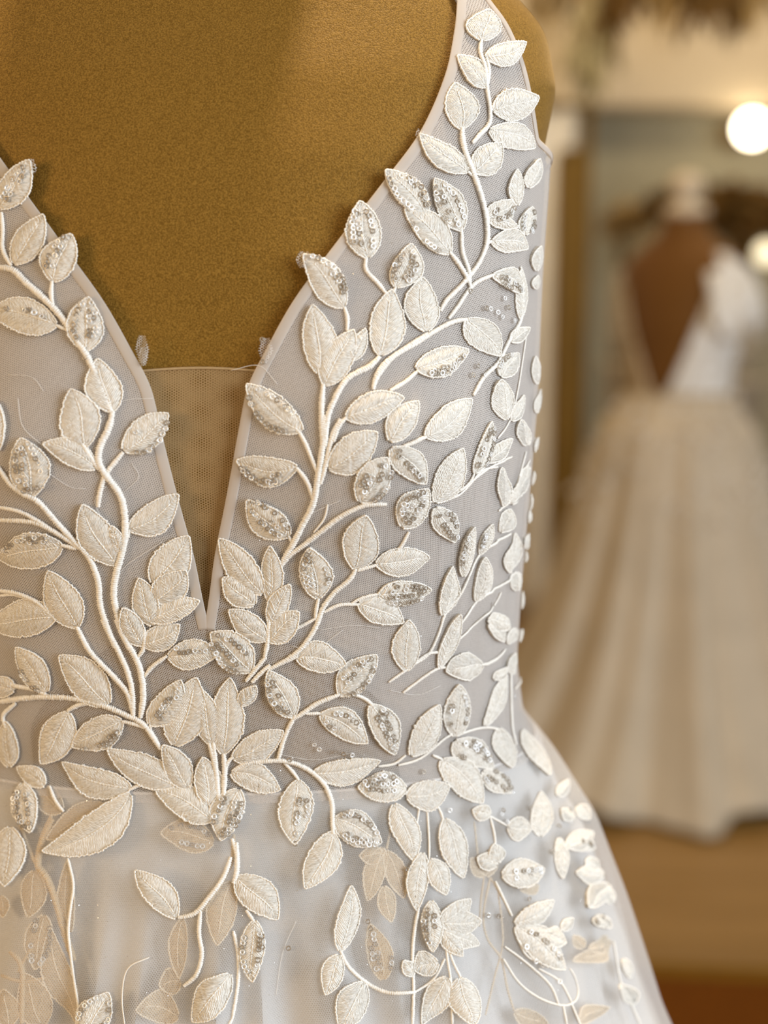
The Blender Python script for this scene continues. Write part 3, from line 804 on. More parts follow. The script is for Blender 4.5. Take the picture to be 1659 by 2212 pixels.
# base x, y, tip x, y, width, sequins, bend, layer (0 on top, 1 below the sheer layer)
LEAVES = {
 'R1': [(10,600,275,195,235,12,0,0),(120,1065,370,645,245,0,.05,0),(450,1215,610,815,280,10,0,0),(490,1590,-90,1480,290,5,.08,0),(745,1810,775,1355,295,18,-.05,0),(955,2330,830,1880,290,0,0,0)],
 'R2': [(670,450,570,5,305,0,.05,0),(745,620,335,430,190,0,.12,0),(960,475,1310,190,240,9,.05,0),(-10,480,-10,100,150,4,0,0),(265,830,185,380,290,24,.05,0),(490,1210,-5,1300,275,14,0,0),
        (1008,1095,1395,825,235,0,.06,0),(905,1365,640,895,265,0,-.04,0),(925,1290,865,1060,130,0,.05,0),(605,1855,375,1415,260,0,0,0),(445,1765,-70,1820,275,0,0,0),
        (1200,1520,1480,1150,285,0,0,0),(1200,1645,1450,1400,240,0,.1,0),(1185,1840,1080,1470,195,0,0,0),(1160,1790,1555,1640,175,0,0,0),(1115,1995,960,1695,175,0,0,0),(1110,1985,1400,1830,190,0,.1,0)],
 'R3': [(350,505,130,185,185,5,0,0),(785,595,435,245,275,0,0,0),(490,650,300,1015,235,0,-.05,0),(885,720,525,905,225,10,.05,0),(1080,745,1305,425,215,11,.05,0),(1520,890,1445,490,170,0,0,0),(1265,895,1420,410,290,0,0,0),
        (1205,250,1570,220,205,8,0,0),(1260,1175,775,915,215,0,-.05,0),(1350,1205,1170,885,185,0,0,0),(1485,1330,1455,975,195,0,.05,0),(1525,1425,1125,1215,225,0,.06,0),
        (940,1205,450,1015,205,0,-.08,0),(935,1235,300,1650,260,0,-.12,0),(1530,1590,1150,1520,225,12,.06,1),(330,1180,135,1045,140,0,0,0),(165,1165,225,1520,180,22,0,0),(90,1480,60,1900,235,0,0,0),
        (110,500,-60,425,150,0,0,0),(70,1050,45,720,150,0,0,0),(440,1370,240,1190,170,0,0,1),(770,1335,330,1570,180,0,.05,1)],
 'R4': [(240,600,200,935,180,0,0,1),(305,920,240,1310,195,14,0,1),(1270,935,975,595,200,0,.05,0),(1300,945,1275,1375,125,0,.04,1),(1290,1390,1140,1420,180,0,0,1),(1275,1650,975,1600,225,0,.1,1),(600,1810,775,1465,235,16,0,0),
        (500,1045,485,515,115,0,-.05,1),(540,1699,350,1010,180,0,-.06,1),(300,1720,170,1340,250,0,0,1),(0,780,20,935,100,0,0,1),(60,1720,20,1450,180,0,0,1)],
 'R5': [(865,355,920,105,275,0,0,0),(900,505,1225,385,190,0,.08,0),(905,745,660,480,190,0,0,0),(700,1105,640,715,265,0,.04,0),(955,935,1325,830,260,0,.05,0),(930,1110,1315,1255,215,0,-.05,0),(745,1465,335,1150,205,0,-.05,0),(780,1465,1020,1220,235,0,.05,0),
        (395,1840,45,1455,225,22,.04,0),(595,2160,215,1785,245,6,.03,0),(695,1965,465,1525,225,20,0,0),(900,1850,1140,1710,190,8,.08,0),(1260,1605,1330,1360,130,0,.05,0),(1160,1755,1160,1445,125,0,0,0),(945,2060,1240,2120,195,0,-.12,0),(1230,2005,1275,1765,120,10,0,0),(920,1865,1150,1935,105,0,0,0)],
 'R6': [(1150,625,1080,145,285,20,0,0),(960,1040,615,595,265,14,.04,0),(1400,875,1535,505,245,20,.05,0),(1270,1455,1370,895,285,0,0,0),(745,1605,690,1025,275,0,.04,0),(1000,1500,1135,1225,130,0,.05,0),(785,1705,1030,1240,265,0,0,0),(605,2095,135,1695,265,16,-.06,0),(975,1985,1460,1820,235,0,-.03,0)],
 'R7': [(460,855,430,395,275,0,-.04,0),(805,755,1075,1065,245,0,-.08,0),(385,1180,825,1020,235,14,0,0),(465,1755,855,1435,255,0,.04,0),(155,1785,390,1450,225,0,-.04,0),(1150,1605,1085,1265,165,0,0,0),(1095,1235,1245,1035,175,5,0,0),(1035,365,1280,530,170,10,-.14,0),
        (885,2060,1020,1625,115,14,.03,0),(975,1965,1190,1765,120,0,0,0),(175,1845,465,2140,235,8,-.04,0),(1270,745,1275,320,80,0,0,0),(1180,935,1320,820,110,0,0,0),(1190,1615,1295,1395,95,0,.05,0),(1320,1825,1255,1605,95,0,0,0),(1400,1545,1460,1350,85,0,0,0),(1410,1300,1390,1065,55,0,0,0),(1400,335,1412,125,80,0,0,0),(1395,490,1410,375,60,0,0,0)],
 'R8': [(720,435,205,375,245,14,-.10,0),(650,1015,295,705,265,18,-.04,0),(985,440,1395,135,295,0,.03,0),(1210,1295,1300,830,295,0,0,0),(900,1545,830,1105,265,18,0,0),(430,1505,55,1035,255,0,-.02,0),(480,1565,490,1095,180,0,.05,0),(355,1605,85,1370,225,0,0,0),(455,1905,135,1645,215,0,0,0),
        (480,1765,655,1415,175,0,0,0),(470,1905,725,1645,225,0,0,0),(1255,725,1485,350,275,18,0,0),(1235,1595,1610,1750,230,0,-.08,0)],
 'S1': [(45,1020,490,955,225,0,-.03,0),(540,485,760,30,225,0,.03,0),(540,535,705,830,200,14,-.05,0),(290,1925,310,1485,215,0,0,0),(610,1455,690,1035,155,0,.05,0),(900,1335,970,955,135,0,.06,0),(580,1905,755,1440,125,0,0,0),(950,1880,635,1935,225,0,.08,0),(1180,1095,1220,755,115,0,.05,0),
        (990,1495,1165,1550,135,0,-.1,0),(1000,1525,1125,1675,110,0,-.1,0),(1100,745,1185,550,105,0,0,0),(1130,525,1110,195,115,0,0,0),(1190,505,1345,195,85,0,0,0),(1370,335,1465,235,100,0,0,0),(1240,1245,1240,1085,55,0,0,0),(790,1125,865,695,95,6,0,0),(925,935,1035,675,85,6,0,0),(1340,1685,1290,1575,65,0,0,0),(1345,665,1350,565,45,0,0,0),(1340,1005,1340,915,50,0,0,0),(1390,60,1430,-60,70,0,0,0),(1405,560,1425,430,60,0,0,0),(1290,300,1330,180,60,0,0,0),(1375,900,1395,780,50,0,0,0),(1300,880,1330,760,55,0,0,0),(1290,1400,1310,1260,55,0,0,0),(1160,1700,1200,1560,70,0,0,0),(1040,2000,1150,1900,80,0,0,0),(1200,1960,1215,1780,70,0,0,0),(255,695,480,370,250,22,0,0),(65,1285,515,1240,205,24,-.03,0)],
 'S2': [(560,430,215,105,300,24,.03,0),(470,720,605,545,130,0,0,0),(330,1135,390,485,275,0,0,0),(405,1165,835,935,240,0,.05,0),(930,815,715,415,240,16,0,0),(950,310,1365,355,250,0,-.04,0),(1305,625,1625,285,245,20,0,0),(1155,790,1550,1025,245,10,-.06,0),(1095,1310,1655,1195,215,0,.03,0),(395,1290,810,1440,240,0,-.08,0),(960,1360,930,1910,275,10,.03,0),(450,1435,300,1875,265,28,.04,0)],
 'S3': [(335,1115,-25,1100,215,22,.03,0),(75,485,255,855,205,20,-.05,0),(365,865,570,485,185,0,.05,0),(690,725,720,335,175,10,.04,0),(335,1185,655,1105,215,0,.04,0),(600,895,905,1220,225,0,-.06,0),(695,755,980,960,205,16,-.06,0),(895,995,1105,1155,140,12,-.04,0),(1020,665,1115,965,135,0,-.04,0),(915,645,1075,225,95,0,.03,0),(1190,685,1385,1025,110,0,-.03,0),
        (245,1230,395,1655,185,0,-.04,0),(615,1345,755,1785,195,0,-.03,0),(450,1595,410,2025,155,0,.04,0),(505,1645,625,1910,155,0,-.06,0),(160,1555,45,1955,155,0,0,1),(190,1585,325,1935,145,0,-.04,1),(170,1850,225,2115,135,0,0,1),(165,1600,-10,1620,135,0,0,1),(1085,1410,1255,1425,170,0,0,0),(1330,1475,1330,1145,145,0,0,0),(1045,1755,1345,1715,205,10,.05,0),(930,1775,825,1635,115,0,0,1),(940,1775,1000,1555,125,0,0,1),(960,1315,825,1280,115,0,0,0)],
 'S4': [(1060,325,860,725,220,0,-.05,0),(1070,220,1405,395,235,24,-.04,0),(335,680,230,1135,215,0,.06,1),(365,645,665,945,235,0,-.05,0),(505,955,490,1395,165,16,.04,0),(310,1335,60,1675,215,0,0,0),(1110,1175,1190,705,155,0,.05,0),(1100,1200,1005,1485,150,0,0,0),(1425,1385,1330,985,175,14,.05,1),(1270,1395,1100,1720,205,0,0,0)],
 'S5': [(370,850,560,695,130,0,0,0),(380,850,615,830,155,0,0,0),(380,885,605,975,120,0,0,0),(385,900,495,1045,90,0,0,0),(360,1080,205,1125,150,0,0,0),(200,1165,145,1070,80,0,0,0),(420,1175,255,1470,155,0,-.04,0),(485,1180,570,1470,170,0,0,0),(830,840,1050,700,120,0,.05,0),(840,855,1135,1125,180,8,-.05,0),(1100,315,1120,565,75,0,0,0),(1150,375,1305,285,115,0,0,0),(1375,545,1205,530,115,0,0,0),(1405,600,1270,745,145,0,0,0),(1440,950,1205,1075,110,0,0,1),(1250,1450,1425,1365,100,0,0,1),(840,1400,1045,1470,105,0,0,1),(320,700,330,1015,120,14,.03,0),
        (1215,335,1320,380,80,4,0,0),(1275,435,1340,520,75,0,0,0),(1190,200,1110,140,70,0,0,0),(1425,720,1385,610,65,0,0,0),(1320,800,1410,870,75,4,0,0),(1120,890,1175,810,60,0,0,0),(1475,1220,1565,1340,85,0,0,0),(1310,1010,1420,925,95,0,0,1),(1265,1000,1210,920,70,0,0,1),(1010,900,1130,960,120,0,.05,0),(720,480,600,430,110,0,0,0),(730,470,700,350,100,0,0,0),(1090,60,1150,-40,70,0,0,0),(1215,120,1290,200,75,0,0,0),(1500,1060,1545,1180,60,0,0,0),(990,600,880,640,90,0,0,1)],
}
# stems: points..., width, layer
STEMS = {
 'R1': [([(20,630),(32,800),(30,950),(105,1085)],40,0),([(-20,1095),(120,1120),(230,1230),(400,1380),(560,1560),(680,1750),(770,1900),(850,2100),(950,2330)],55,0),([(450,1215),(440,1330),(460,1420)],40,0),([(480,1590),(590,1640)],32,0)],
 'R2': [([(880,170),(850,300),(780,450),(770,570),(820,660),(930,810),(970,950),(975,1130),(950,1280),(910,1420),(890,1600),(930,1800),(1010,2020)],52,0),([(960,490),(870,600),(820,670),(780,800),(765,915)],38,0),([(-10,600),(100,750),(200,820),(300,870),(450,1040),(600,1200),(700,1310),(770,1500),(790,1700),(900,2010)],48,0),
        ([(-10,915),(160,950),(330,1040),(420,1100)],36,0),([(-10,1015),(250,1030),(400,1090),(560,1190),(620,1240)],42,0),([(480,1210),(600,1240)],40,0),([(-10,1565),(150,1590),(300,1660),(410,1760)],38,0),([(-10,1610),(120,1600),(260,1650)],26,0),([(640,420),(700,520),(770,625)],40,0),([(1010,1090),(985,1180)],36,0)],
 'R3': [([(835,-10),(900,130),(980,270),(1020,400),(1030,550),(1010,690)],46,0),([(735,-10),(850,210),(920,370),(950,500),(960,690)],42,0),([(555,40),(650,220),(800,380),(920,520),(955,660)],42,0),([(1200,250),(1090,330),(1040,400)],32,0),([(-10,582),(200,550),(400,545),(570,560),(760,610),(900,670),(1010,720),(1080,800),(1155,920)],44,0),([(490,645),(570,600),(720,585)],36,0),([(880,720),(960,735),(1040,765)],34,0),([(1080,740),(1080,800)],32,0),
        ([(1500,870),(1545,1050),(1565,1280)],36,0),([(-10,395),(100,460),(250,490),(350,535)],36,0),([(120,590),(25,680),(60,780),(105,900),(80,1030)],34,0),([(930,1215),(1010,1175),(1100,1165),(1250,1170)],30,0),([(1035,60),(1035,200),(990,260)],34,0),([(360,1400),(280,1600),(270,1760)],44,1),([(130,1460),(200,1650),(290,1810)],34,1),([(360,1185),(400,1290),(460,1370)],26,0)],
 'R4': [([(370,230),(290,400),(260,560),(320,640),(380,780),(430,950),(520,1250)],58,1),([(60,1180),(150,1300),(150,1699)],46,1),([(1280,935),(1400,905),(1500,790),(1600,650),(1655,500)],36,0),([(1440,890),(1430,1050),(1452,1200),(1410,1350),(1320,1425)],34,0),([(490,510),(530,700),(510,850),(492,1030),(510,1200),(540,1400),(572,1600),(560,1720)],22,0),([(900,1720),(880,1500),(920,1300),(1070,1220)],9,0),([(380,1090),(250,1120),(120,1330)],30,1),([(-5,1350),(160,1400),(330,1370)],30,1)],
 'R5': [([(865,350),(850,450),(890,560),(910,760),(935,930),(930,1060),(850,1150),(785,1225)],40,0),([(905,505),(930,600),(910,750)],34,0),([(700,1095),(700,1200),(740,1350),(800,1500),(860,1680),(900,1850),(910,2050),(880,2150)],54,0),([(745,1465),(800,1510)],36,0),([(590,2150),(660,2240),(730,2350),(770,2450)],44,0),([(690,1955),(700,2150),(750,2300),(765,2420)],42,0),([(955,935),(925,960)],30,0),([(945,2060),(905,2080)],36,0)],
 'R6': [([(1150,620),(1140,720),(1250,840),(1315,925)],36,0),([(960,1040),(990,1130),(985,1245)],36,0),([(1260,1465),(1180,1550),(1050,1610),(960,1680),(880,1830),(820,1990),(800,2230)],48,0),([(785,1700),(770,1900),(780,2230)],48,0),([(1670,1265),(1500,1380),(1350,1480),(1250,1590),(1205,1745)],44,0),([(1580,1590),(1480,1680),(1350,1755)],34,0),([(980,1985),(910,2060),(870,2190)],42,0),([(1400,870),(1370,920)],34,0)],
 'R7': [([(1000,85),(960,180),(900,300),(770,460),(640,590),(590,680)],44,0),([(1040,370),(900,430),(810,530),(740,640),(660,745)],38,0),([(815,750),(700,770),(530,860),(380,960),(180,1080),(50,1250),(20,1335)],44,0),([(1310,540),(1270,760),(1180,920),(1080,1120),(960,1240),(870,1400)],40,0),([(1320,900),(1290,1100),(1250,1350),(1190,1600),(1080,1765)],20,0),([(470,1750),(360,1800),(280,1830)],40,0),([(885,2050),(840,2140),(760,2212)],26,0),([(1200,1920),(1000,2020),(870,2120),(800,2195)],24,0),([(1350,1950),(1290,2060),(1250,2160)],22,0),([(1270,300),(1310,440),(1310,560)],32,0)],
 'R8': [([(605,-30),(750,150),(830,320),(892,480)],36,0),([(950,-10),(945,200),(900,500),(860,730),(760,930),(680,1090),(585,1245)],52,0),([(1090,20),(1020,160),(970,380),(920,570)],42,0),([(715,432),(810,560),(862,710)],40,0),([(1480,742),(1300,750),(1100,840),(930,970),(750,1110),(640,1190),(565,1300)],44,0),([(1215,1290),(1180,1370),(1030,1500),(930,1640),(890,1760),(810,1900),(700,2020),(560,2110)],44,0),([(1400,1255),(1230,1310)],36,0),([(900,1545),(880,1650),(872,1730)],34,0),([(1240,1597),(1080,1600),(945,1665)],34,0),([(1420,1505),(1270,1540),(1180,1590)],30,0),([(870,1720),(720,1800),(590,1860)],32,0),([(645,1010),(685,1085)],32,0),([(980,745),(950,870),(860,985)],18,0),([(1664,990),(1595,1120),(1560,1180)],30,0),([(480,1700),(470,1900),(440,2050)],40,0)],
 'S1': [([(505,485),(620,470),(750,430),(860,320),(940,220),(1080,190)],22,0),([(325,740),(250,880),(200,915)],34,0),([(1190,760),(1050,840),(940,920),(880,1010),(830,1130),(750,1300),(640,1420),(580,1600),(490,1790),(350,1880),(295,1925)],28,0),([(1230,1085),(1140,1180),(930,1310),(840,1420),(755,1545)],27,0),([(1110,1260),(1040,1390),(900,1520),(735,1675)],22,0),([(950,1880),(1050,1850),(1145,1745)],24,0),([(600,1770),(490,1780),(330,1900),(155,2025)],27,0),([(640,1900),(560,1910),(400,2020),(275,2115)],27,0),([(1320,60),(1240,350),(1180,490),(1085,565)],24,0),([(1310,1990),(1225,2085)],22,0)],
 'S2': [([(690,305),(610,400),(520,515)],42,0),([(725,375),(650,440),(570,525)],42,0),([(960,300),(850,345),(710,415)],42,0),([(940,805),(860,960),(810,1120),(788,1205)],40,0),([(1315,628),(1130,700),(1000,790),(928,835)],44,0),([(1310,630),(1450,630),(1570,690),(1630,770)],32,0),([(1160,788),(1025,792)],36,0),([(330,1130),(340,1280),(330,1490)],48,0),([(235,990),(260,1200),(290,1510)],40,0),([(415,1160),(360,1200),(345,1290)],38,0),([(420,1280),(520,1210),(650,1200),(800,1190),(950,1220),(1080,1290),(1190,1400),(1250,1550),(1255,1700),(1262,1825)],44,0),([(850,1215),(930,1300),(970,1365)],34,0),([(400,1860),(450,2050),(425,2250)],38,0)],
 'S3': [([(125,950),(250,930),(330,865)],22,0),([(275,942),(440,890),(620,740),(695,700)],22,0),([(685,722),(900,660),(1025,672)],22,0),([(530,865),(605,900)],24,0),([(890,192),(990,160),(1065,85)],22,0),([(490,1265),(505,1500),(505,1645)],18,0),([(432,1265),(408,1410)],18,0),([(555,1225),(600,1310),(612,1365)],22,0),([(232,1375),(200,1570)],18,1),([(855,1365),(882,1625)],18,1),([(958,1325),(990,1450),(1000,1550)],22,0),([(948,1318),(1085,1395)],20,0),([(1110,160),(1110,400),(1120,650),(1152,795)],30,0),([(930,1780),(905,1960),(895,2150)],20,1),([(972,1780),(1080,1960),(1135,2065)],20,1)],
 'S4': [([(345,340),(338,520),(270,660),(130,870),(10,935)],36,1),([(370,395),(372,600),(345,690)],38,0),([(345,1030),(380,1200),(378,1400),(335,1660)],28,0),([(440,880),(492,960)],32,0),([(1110,1170),(1160,1280),(1280,1390),(1450,1470),(1645,1470)],30,0),([(1460,380),(1448,445)],22,1),([(335,1660),(300,1720)],30,0)],
 'S5': [([(690,570),(650,800),(680,950),(760,1060),(800,1250),(842,1385)],17,1),([(712,580),(770,700),(815,795)],17,0),([(740,650),(760,800),(770,980),(720,1180),(668,1410)],15,1),([(400,895),(420,1080),(440,1200),(450,1470)],17,0),([(408,955),(460,1100),(500,1180),(562,1390)],17,0),([(402,1060),(330,1190),(205,1272)],17,0),([(240,745),(212,900),(200,1060),(206,1250),(200,1470)],22,0),([(1440,955),(1480,1200),(1530,1300),(1605,1470)],22,0),
        ([(770,985),(900,1080),(1050,1220),(1105,1345)],14,0),([(760,1060),(860,1210),(1000,1310),(1150,1350),(1222,1290),(1200,1170),(1170,1125)],14,0),([(850,880),(870,980),(930,1060),(1130,1130)],14,0),([(980,1120),(1110,1200),(1185,1335)],14,0),([(1130,1345),(1155,1470)],17,0),([(1180,1335),(1235,1470)],17,0)],
}
LOOSE = {'R7': [(970,655),(1010,660),(1070,690),(1110,730),(1160,650),(1130,570),(1210,760),(860,1230),(900,1150),(960,1230),(840,510)], 'S1': [(130,1210),(200,1190),(1030,1360),(1210,2150)],
         'S2': [(1100,1050),(1140,1090),(1280,1110),(1350,1130),(1420,1140),(890,1180),(940,1905)], 'S3': [(460,990),(340,1720),(655,1280),(1130,430),(1050,1280),(1040,1310),(1080,1365),(1250,1265),(940,2060),(1015,2065),(200,1010),(1465,1400),(1415,1590),(1545,1280)],
         'S4': [(1310,960),(1330,1010),(1590,590),(745,1150)], 'S5': [(665,795),(728,795),(960,1075),(1000,1100),(1105,1200),(1405,840),(915,690),(1060,405)], 'R6': [(265,1320),(270,1510)], 'R1': [(730,1870)]}

def cvt(reg, x, y):
    ox, oy, w = REG[reg]; k = w / 1659.0
    return ox + x * k, oy + y * k

def leaf_shape(t):
    return np.sin(PI * np.clip(t, 0, 1) ** 0.86) ** 0.78

SEQ_ITEMS = []        # (leaf object or None, phi, z, height, radius)
H_TOP, H_UNDER = 0.0007, -0.0014
NT_, NV_ = 70, 17
leaf_id = 0
BRIGHT = []
for reg, lst in LEAVES.items():
    kx = REG[reg][2] / 1659.0
    for (bx, by, tx, ty, w, nseq, bend, layer) in lst:
        leaf_id += 1
        B = np.array(cvt(reg, bx, by)); T = np.array(cvt(reg, tx, ty)); W = w * kx * 1.04
        ax = T - B; Lp = np.linalg.norm(ax); nrm = np.array([-ax[1], ax[0]]) / Lp
        mid = B + ax * 0.45
        q = to_surface([B, T, mid + nrm * W / 2, mid - nrm * W / 2])
        uB, uT = q[0], q[1]; lat = (q[2] - q[3]) / 2.0
        axu = uT - uB
        bo = bend * Lp / (W / 2)                       # sideways bow, in half widths
        # a leaf that the sight line barely grazes keeps a believable real size
        p3 = S(np.array([uB[0], uT[0], q[2][0], q[3][0]]), np.array([uB[1], uT[1], q[2][1], q[3][1]]))
        L3 = np.linalg.norm(p3[1] - p3[0]); W3 = np.linalg.norm(p3[2] - p3[3])
        if W3 > 0.019: lat *= 0.019 / W3; W3 = 0.019
        if L3 > 0.05:
            axu *= 0.05 / L3; uT = uB + axu; L3 = 0.05
        r_ = np.random.default_rng(1000 + leaf_id)
        t = np.linspace(0.0, 1.0, NT_); v = np.concatenate([[-1.0], np.linspace(-1, 1, NV_ - 2), [1.0]])
        wf = leaf_shape(t * 0.985 + 0.012)
        asym = 1 + 0.10 * r_.uniform(-1, 1)
        rag = 1 + 0.035 * r_.standard_normal((NT_, 2))
        bow = 4 * t * (1 - t) * bo + 0.06 * np.sin(2 * PI * t + r_.uniform(0, 6))
        sgrid = v[None] * wf[:, None]
        sgrid = np.where(v[None] > 0, sgrid * asym * rag[:, 0:1], sgrid / asym * rag[:, 1:2])
        cen = sgrid + bow[:, None]
        uvg = uB[None, None] + axu[None, None] * t[:, None, None] + lat[None, None] * cen[..., None]
        h0 = H_UNDER if layer else H_TOP
        dome = (1 - np.abs(v) ** 2.6) * (1 - 0.42 * np.exp(-(v / 0.13) ** 2))
        tilt = r_.uniform(-1, 1) * 0.0007; lift = max(0, r_.uniform(-0.4, 1)) * 0.0016
        hh = h0 + (0.0013 * dome[None] * np.minimum(1, wf[:, None] * 1.2) + tilt * sgrid + lift * (t[:, None] ** 2)) * (0.45 if layer else 1.0)
        hh = np.maximum(hh, h0 - 0.0002)
        # every stitch stands a little proud of the next
        chev = (t[:, None] * L3 - np.abs(sgrid) * W3 / 2 * 0.9)
        chev = chev + 0.0005 * np.sin(t[:, None] * 23 + v[None] * 5 + r_.uniform(0, 6))
        hh = hh + 0.00026 * np.sin(chev * 2 * PI / 0.00165) * (1 - np.abs(v[None]) ** 8)
        hh[:, 0] = h0 - 0.0006; hh[:, -1] = h0 - 0.0006
        P = S(uvg[..., 0], uvg[..., 1], hh)
        edge = P.copy()
        UV = np.stack([np.broadcast_to(t[:, None] * L3, (NT_, NV_)) + leaf_id * 0.01, sgrid * W3 / 2], -1).reshape(-1, 2)
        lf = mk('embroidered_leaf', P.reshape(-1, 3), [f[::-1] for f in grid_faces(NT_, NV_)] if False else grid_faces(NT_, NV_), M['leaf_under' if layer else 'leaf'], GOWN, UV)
        # raised outline of small running stitches, and the midrib
        if True:
            ol = np.concatenate([uvg[:, 0], uvg[::-1, -1]])
            ho = np.concatenate([hh[:, 1], hh[::-1, -2]]) + 0.00022
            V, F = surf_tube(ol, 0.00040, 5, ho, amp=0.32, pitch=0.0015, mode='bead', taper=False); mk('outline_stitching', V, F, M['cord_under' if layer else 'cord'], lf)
            k0, k1 = 4, NT_ - 12
            V, F = surf_tube(uvg[k0:k1, NV_ // 2], 0.00034, 5, hh[k0:k1, NV_ // 2] + 0.0001, amp=0.25, pitch=0.0016, mode='bead'); mk('midrib_stitching', V, F, M['cord_under' if layer else 'cord'], lf)
        # sequins follow rows along one half of the leaf
        if nseq:
            rows = [(-0.62, 0), (0.55, 1), (-0.25, 2), (0.2, 3), (-0.8, 4), (0.8, 5)]
            R = random.Random(leaf_id); R.shuffle(rows); made = 0
            step = 0.0021 / max(L3, 0.008)
            for (sv, _) in rows:
                tt = R.uniform(0.12, 0.3)
                while tt < 0.9 and made < nseq:
                    if R.random() < 0.8:
                        wl = float(leaf_shape(tt)); s_ = sv * wl + 4 * tt * (1 - tt) * bo + R.uniform(-.05, .05)
                        p = uB + axu * tt + lat * s_
                        SEQ_ITEMS.append((lf, p[0], p[1], h0 + (0.0007 if layer else 0.0017), 0.00128 * R.uniform(0.92, 1.08), L3 * W3 * (0.3 if layer else 1)))
                        made += 1
                    tt += step * R.uniform(0.85, 1.25)
for reg, lst in STEMS.items():
    kx = REG[reg][2] / 1659.0
    for (pts, w, layer) in lst:
        pp = [cvt(reg, *p) for p in pts]
        uv = to_surface(spline(pp, 5.0))
        if len(uv) > 7:
            ker = np.ones(5) / 5
            for c in (0, 1): uv[2:-2, c] = np.convolve(uv[:, c], ker, 'valid')
        r = max(0.00035, w * kx * 0.000205 * 0.5)
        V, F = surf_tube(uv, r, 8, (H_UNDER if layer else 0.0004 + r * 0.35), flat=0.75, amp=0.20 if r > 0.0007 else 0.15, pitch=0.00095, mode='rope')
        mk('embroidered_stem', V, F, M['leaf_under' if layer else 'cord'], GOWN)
for reg, lst in LOOSE.items():
    for p in lst:
        q = to_surface([cvt(reg, *p)])[0]
        SEQ_ITEMS.append((None, q[0], q[1], 0.0014, 0.00122, 1e-3))

# sequins: cupped rings; the largest 290 are objects of their own, the rest one part
def ring_mesh(n=14, ro=1.0, ri=0.48):
    V, F = [], []
    for (r, z) in ((ri, 0.0), (ri, 0.08), (0.72, 0.13), (ro, 0.16), (ro, 0.08), (0.72, 0.03)):
        for j in range(n):
            a = 2 * PI * j / n; V.append((r * math.cos(a), r * math.sin(a), z))
    k = 6
    for i in range(k):
        for j in range(n):
            i2 = (i + 1) % k; j2 = (j + 1) % n
            F.append((i * n + j, i * n + j2, i2 * n + j2, i2 * n + j))
    return np.array(V), F
RV, RF = ring_mesh()
ring_me = bpy.data.meshes.new('sequin'); ring_me.from_pydata([tuple(v) for v in RV], [], RF); ring_me.materials.append(M['sequin'])
ring_me.polygons.foreach_set('use_smooth', np.ones(len(ring_me.polygons), dtype=bool))
order = sorted(range(len(SEQ_ITEMS)), key=lambda i: -SEQ_ITEMS[i][5])
from mathutils import Matrix
big = set(order[:290]); sv, sf = [], []
for i, (lf, ph_, z_, h_, r_, _) in enumerate(SEQ_ITEMS):
    P = S(np.array([ph_]), np.array([z_]), np.array([h_]))[0]; Nn = Vector(normal(np.array([ph_]), np.array([z_]))[0])
    R = random.Random(i)
    Nn = (Nn + Vector((R.gauss(0, .16), R.gauss(0, .08), R.gauss(0, .16)))).normalized()
    Mx = Matrix.Translation(Vector(P)) @ Nn.to_track_quat('Z', 'Y').to_matrix().to_4x4() @ Matrix.Diagonal((r_, r_, r_, 1))
    if i in big:
        o = bpy.data.objects.new('sequin', ring_me); COL.objects.link(o)
        o.parent = lf if lf is not None else GOWN
        o.matrix_local = Mx
    else:
        A = np.array(Mx); q = RV @ A[:3, :3].T + A[:3, 3]
        b = len(sv); sv += list(q); sf += [tuple(b + k for k in f) for f in RF]
if sv:
    o = mk('scattered_sequins', sv, sf, M['sequin'], GOWN); o['kind'] = 'stuff'

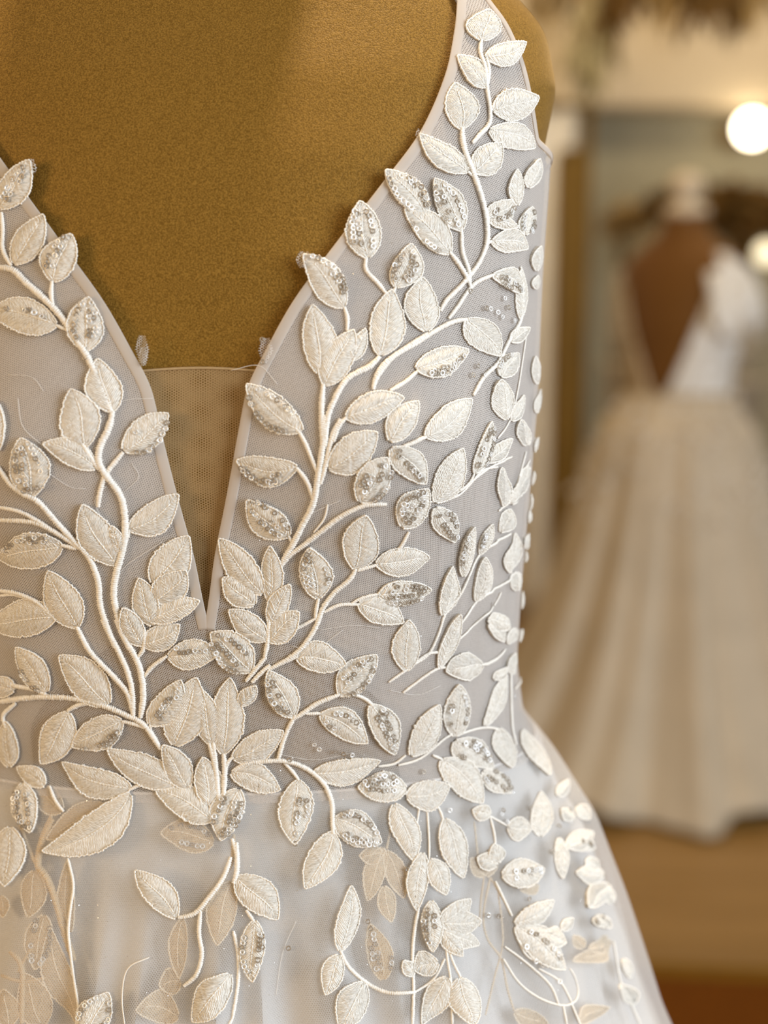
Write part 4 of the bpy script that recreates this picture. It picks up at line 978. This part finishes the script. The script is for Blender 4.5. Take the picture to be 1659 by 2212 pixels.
# fine glitter specks on the sheer layers
gv, gf = [], []
for i in range(420):
    x = rng.uniform(0, 1330); y = rng.uniform(1700, 2212) if i < 300 else rng.uniform(500, 1700)
    if y < 1700 and (x < 480 or x > 1130): x = rng.uniform(560, 1120)
    q = to_surface([(x, y)])[0]
    if y < 1690 and abs(q[0]) < float(phi_in(q[1])): continue
    P = S(np.array([q[0]]), np.array([q[1]]), np.array([0.0004]))[0]
    n3 = normal(np.array([q[0]]), np.array([q[1]]))[0] + rng.normal(0, 0.5, 3); n3 /= np.linalg.norm(n3)
    a = np.cross(n3, [0, 0, 1]); a /= np.linalg.norm(a) + 1e-9; b = np.cross(n3, a); s = rng.uniform(0.00012, 0.00030)
    k = len(gv); gv += [P + s * a, P + s * b, P - s * a, P - s * b, P + n3 * s * 0.4, P - n3 * s * 0.4]
    gf += [(k, k + 1, k + 4), (k + 1, k + 2, k + 4), (k + 2, k + 3, k + 4), (k + 3, k, k + 4), (k + 1, k, k + 5), (k + 2, k + 1, k + 5), (k + 3, k + 2, k + 5), (k, k + 3, k + 5)]
o = mk('glitter_specks', gv, gf, M['glitter'], GOWN, smooth=False); o['kind'] = 'stuff'

# loose hair-thin threads of the embroidery
THREADS = [[(90, 1010), (150, 1050), (185, 1055)], [(330, 860), (260, 870), (240, 930)], [(40, 860), (50, 920), (90, 960)], [(20, 810), (70, 815), (95, 845)], [(350, 1170), (280, 1215), (262, 1235)], [(690, 1360), (760, 1350), (820, 1355)], [(735, 1080), (690, 1100), (650, 1120)], [(610, 1630), (680, 1640), (760, 1625)],
           [(285, 1000), (300, 1030), (270, 1060)], [(630, 1395), (680, 1400), (740, 1360)], [(500, 800), (560, 790), (600, 830)], [(595, 2150), (610, 2060), (640, 1990)], [(840, 1490), (900, 1500), (950, 1480)], [(225, 1130), (205, 1080), (230, 1050)]]
for pts in THREADS:
    uv = to_surface(spline(pts, 6.0))
    V, F = surf_tube(uv, 0.00011, 5, 0.0006, taper=False); mk('loose_thread', V, F, M['thread'], GOWN)

# torn bits of net that stand out past the neckline
for (cx, cy, w, h) in ((308, 755, 30, 60), (575, 758, 32, 55), (656, 562, 34, 34), (310, 770, 22, 40), (905, 290, 20, 18), (72, 360, 18, 30)):
    n = 9; V, UV, keep = [], [], []
    for i in range(n):
        for j in range(n):
            a, b = (j / (n - 1) - 0.5), (i / (n - 1) - 0.5)
            q = to_surface([(cx + a * w * (1 - 0.5 * abs(b) * 2), cy + b * h)])[0]
            P = S(np.array([q[0]]), np.array([q[1]]), np.array([0.001 + 0.0012 * math.sin(7 * a + 5 * b)]))[0]
            V.append(P); UV.append((a * w * 0.0002, b * h * 0.0002))
    mk('net_scrap', V, grid_faces(n, n), M['scrap'], GOWN, UV)
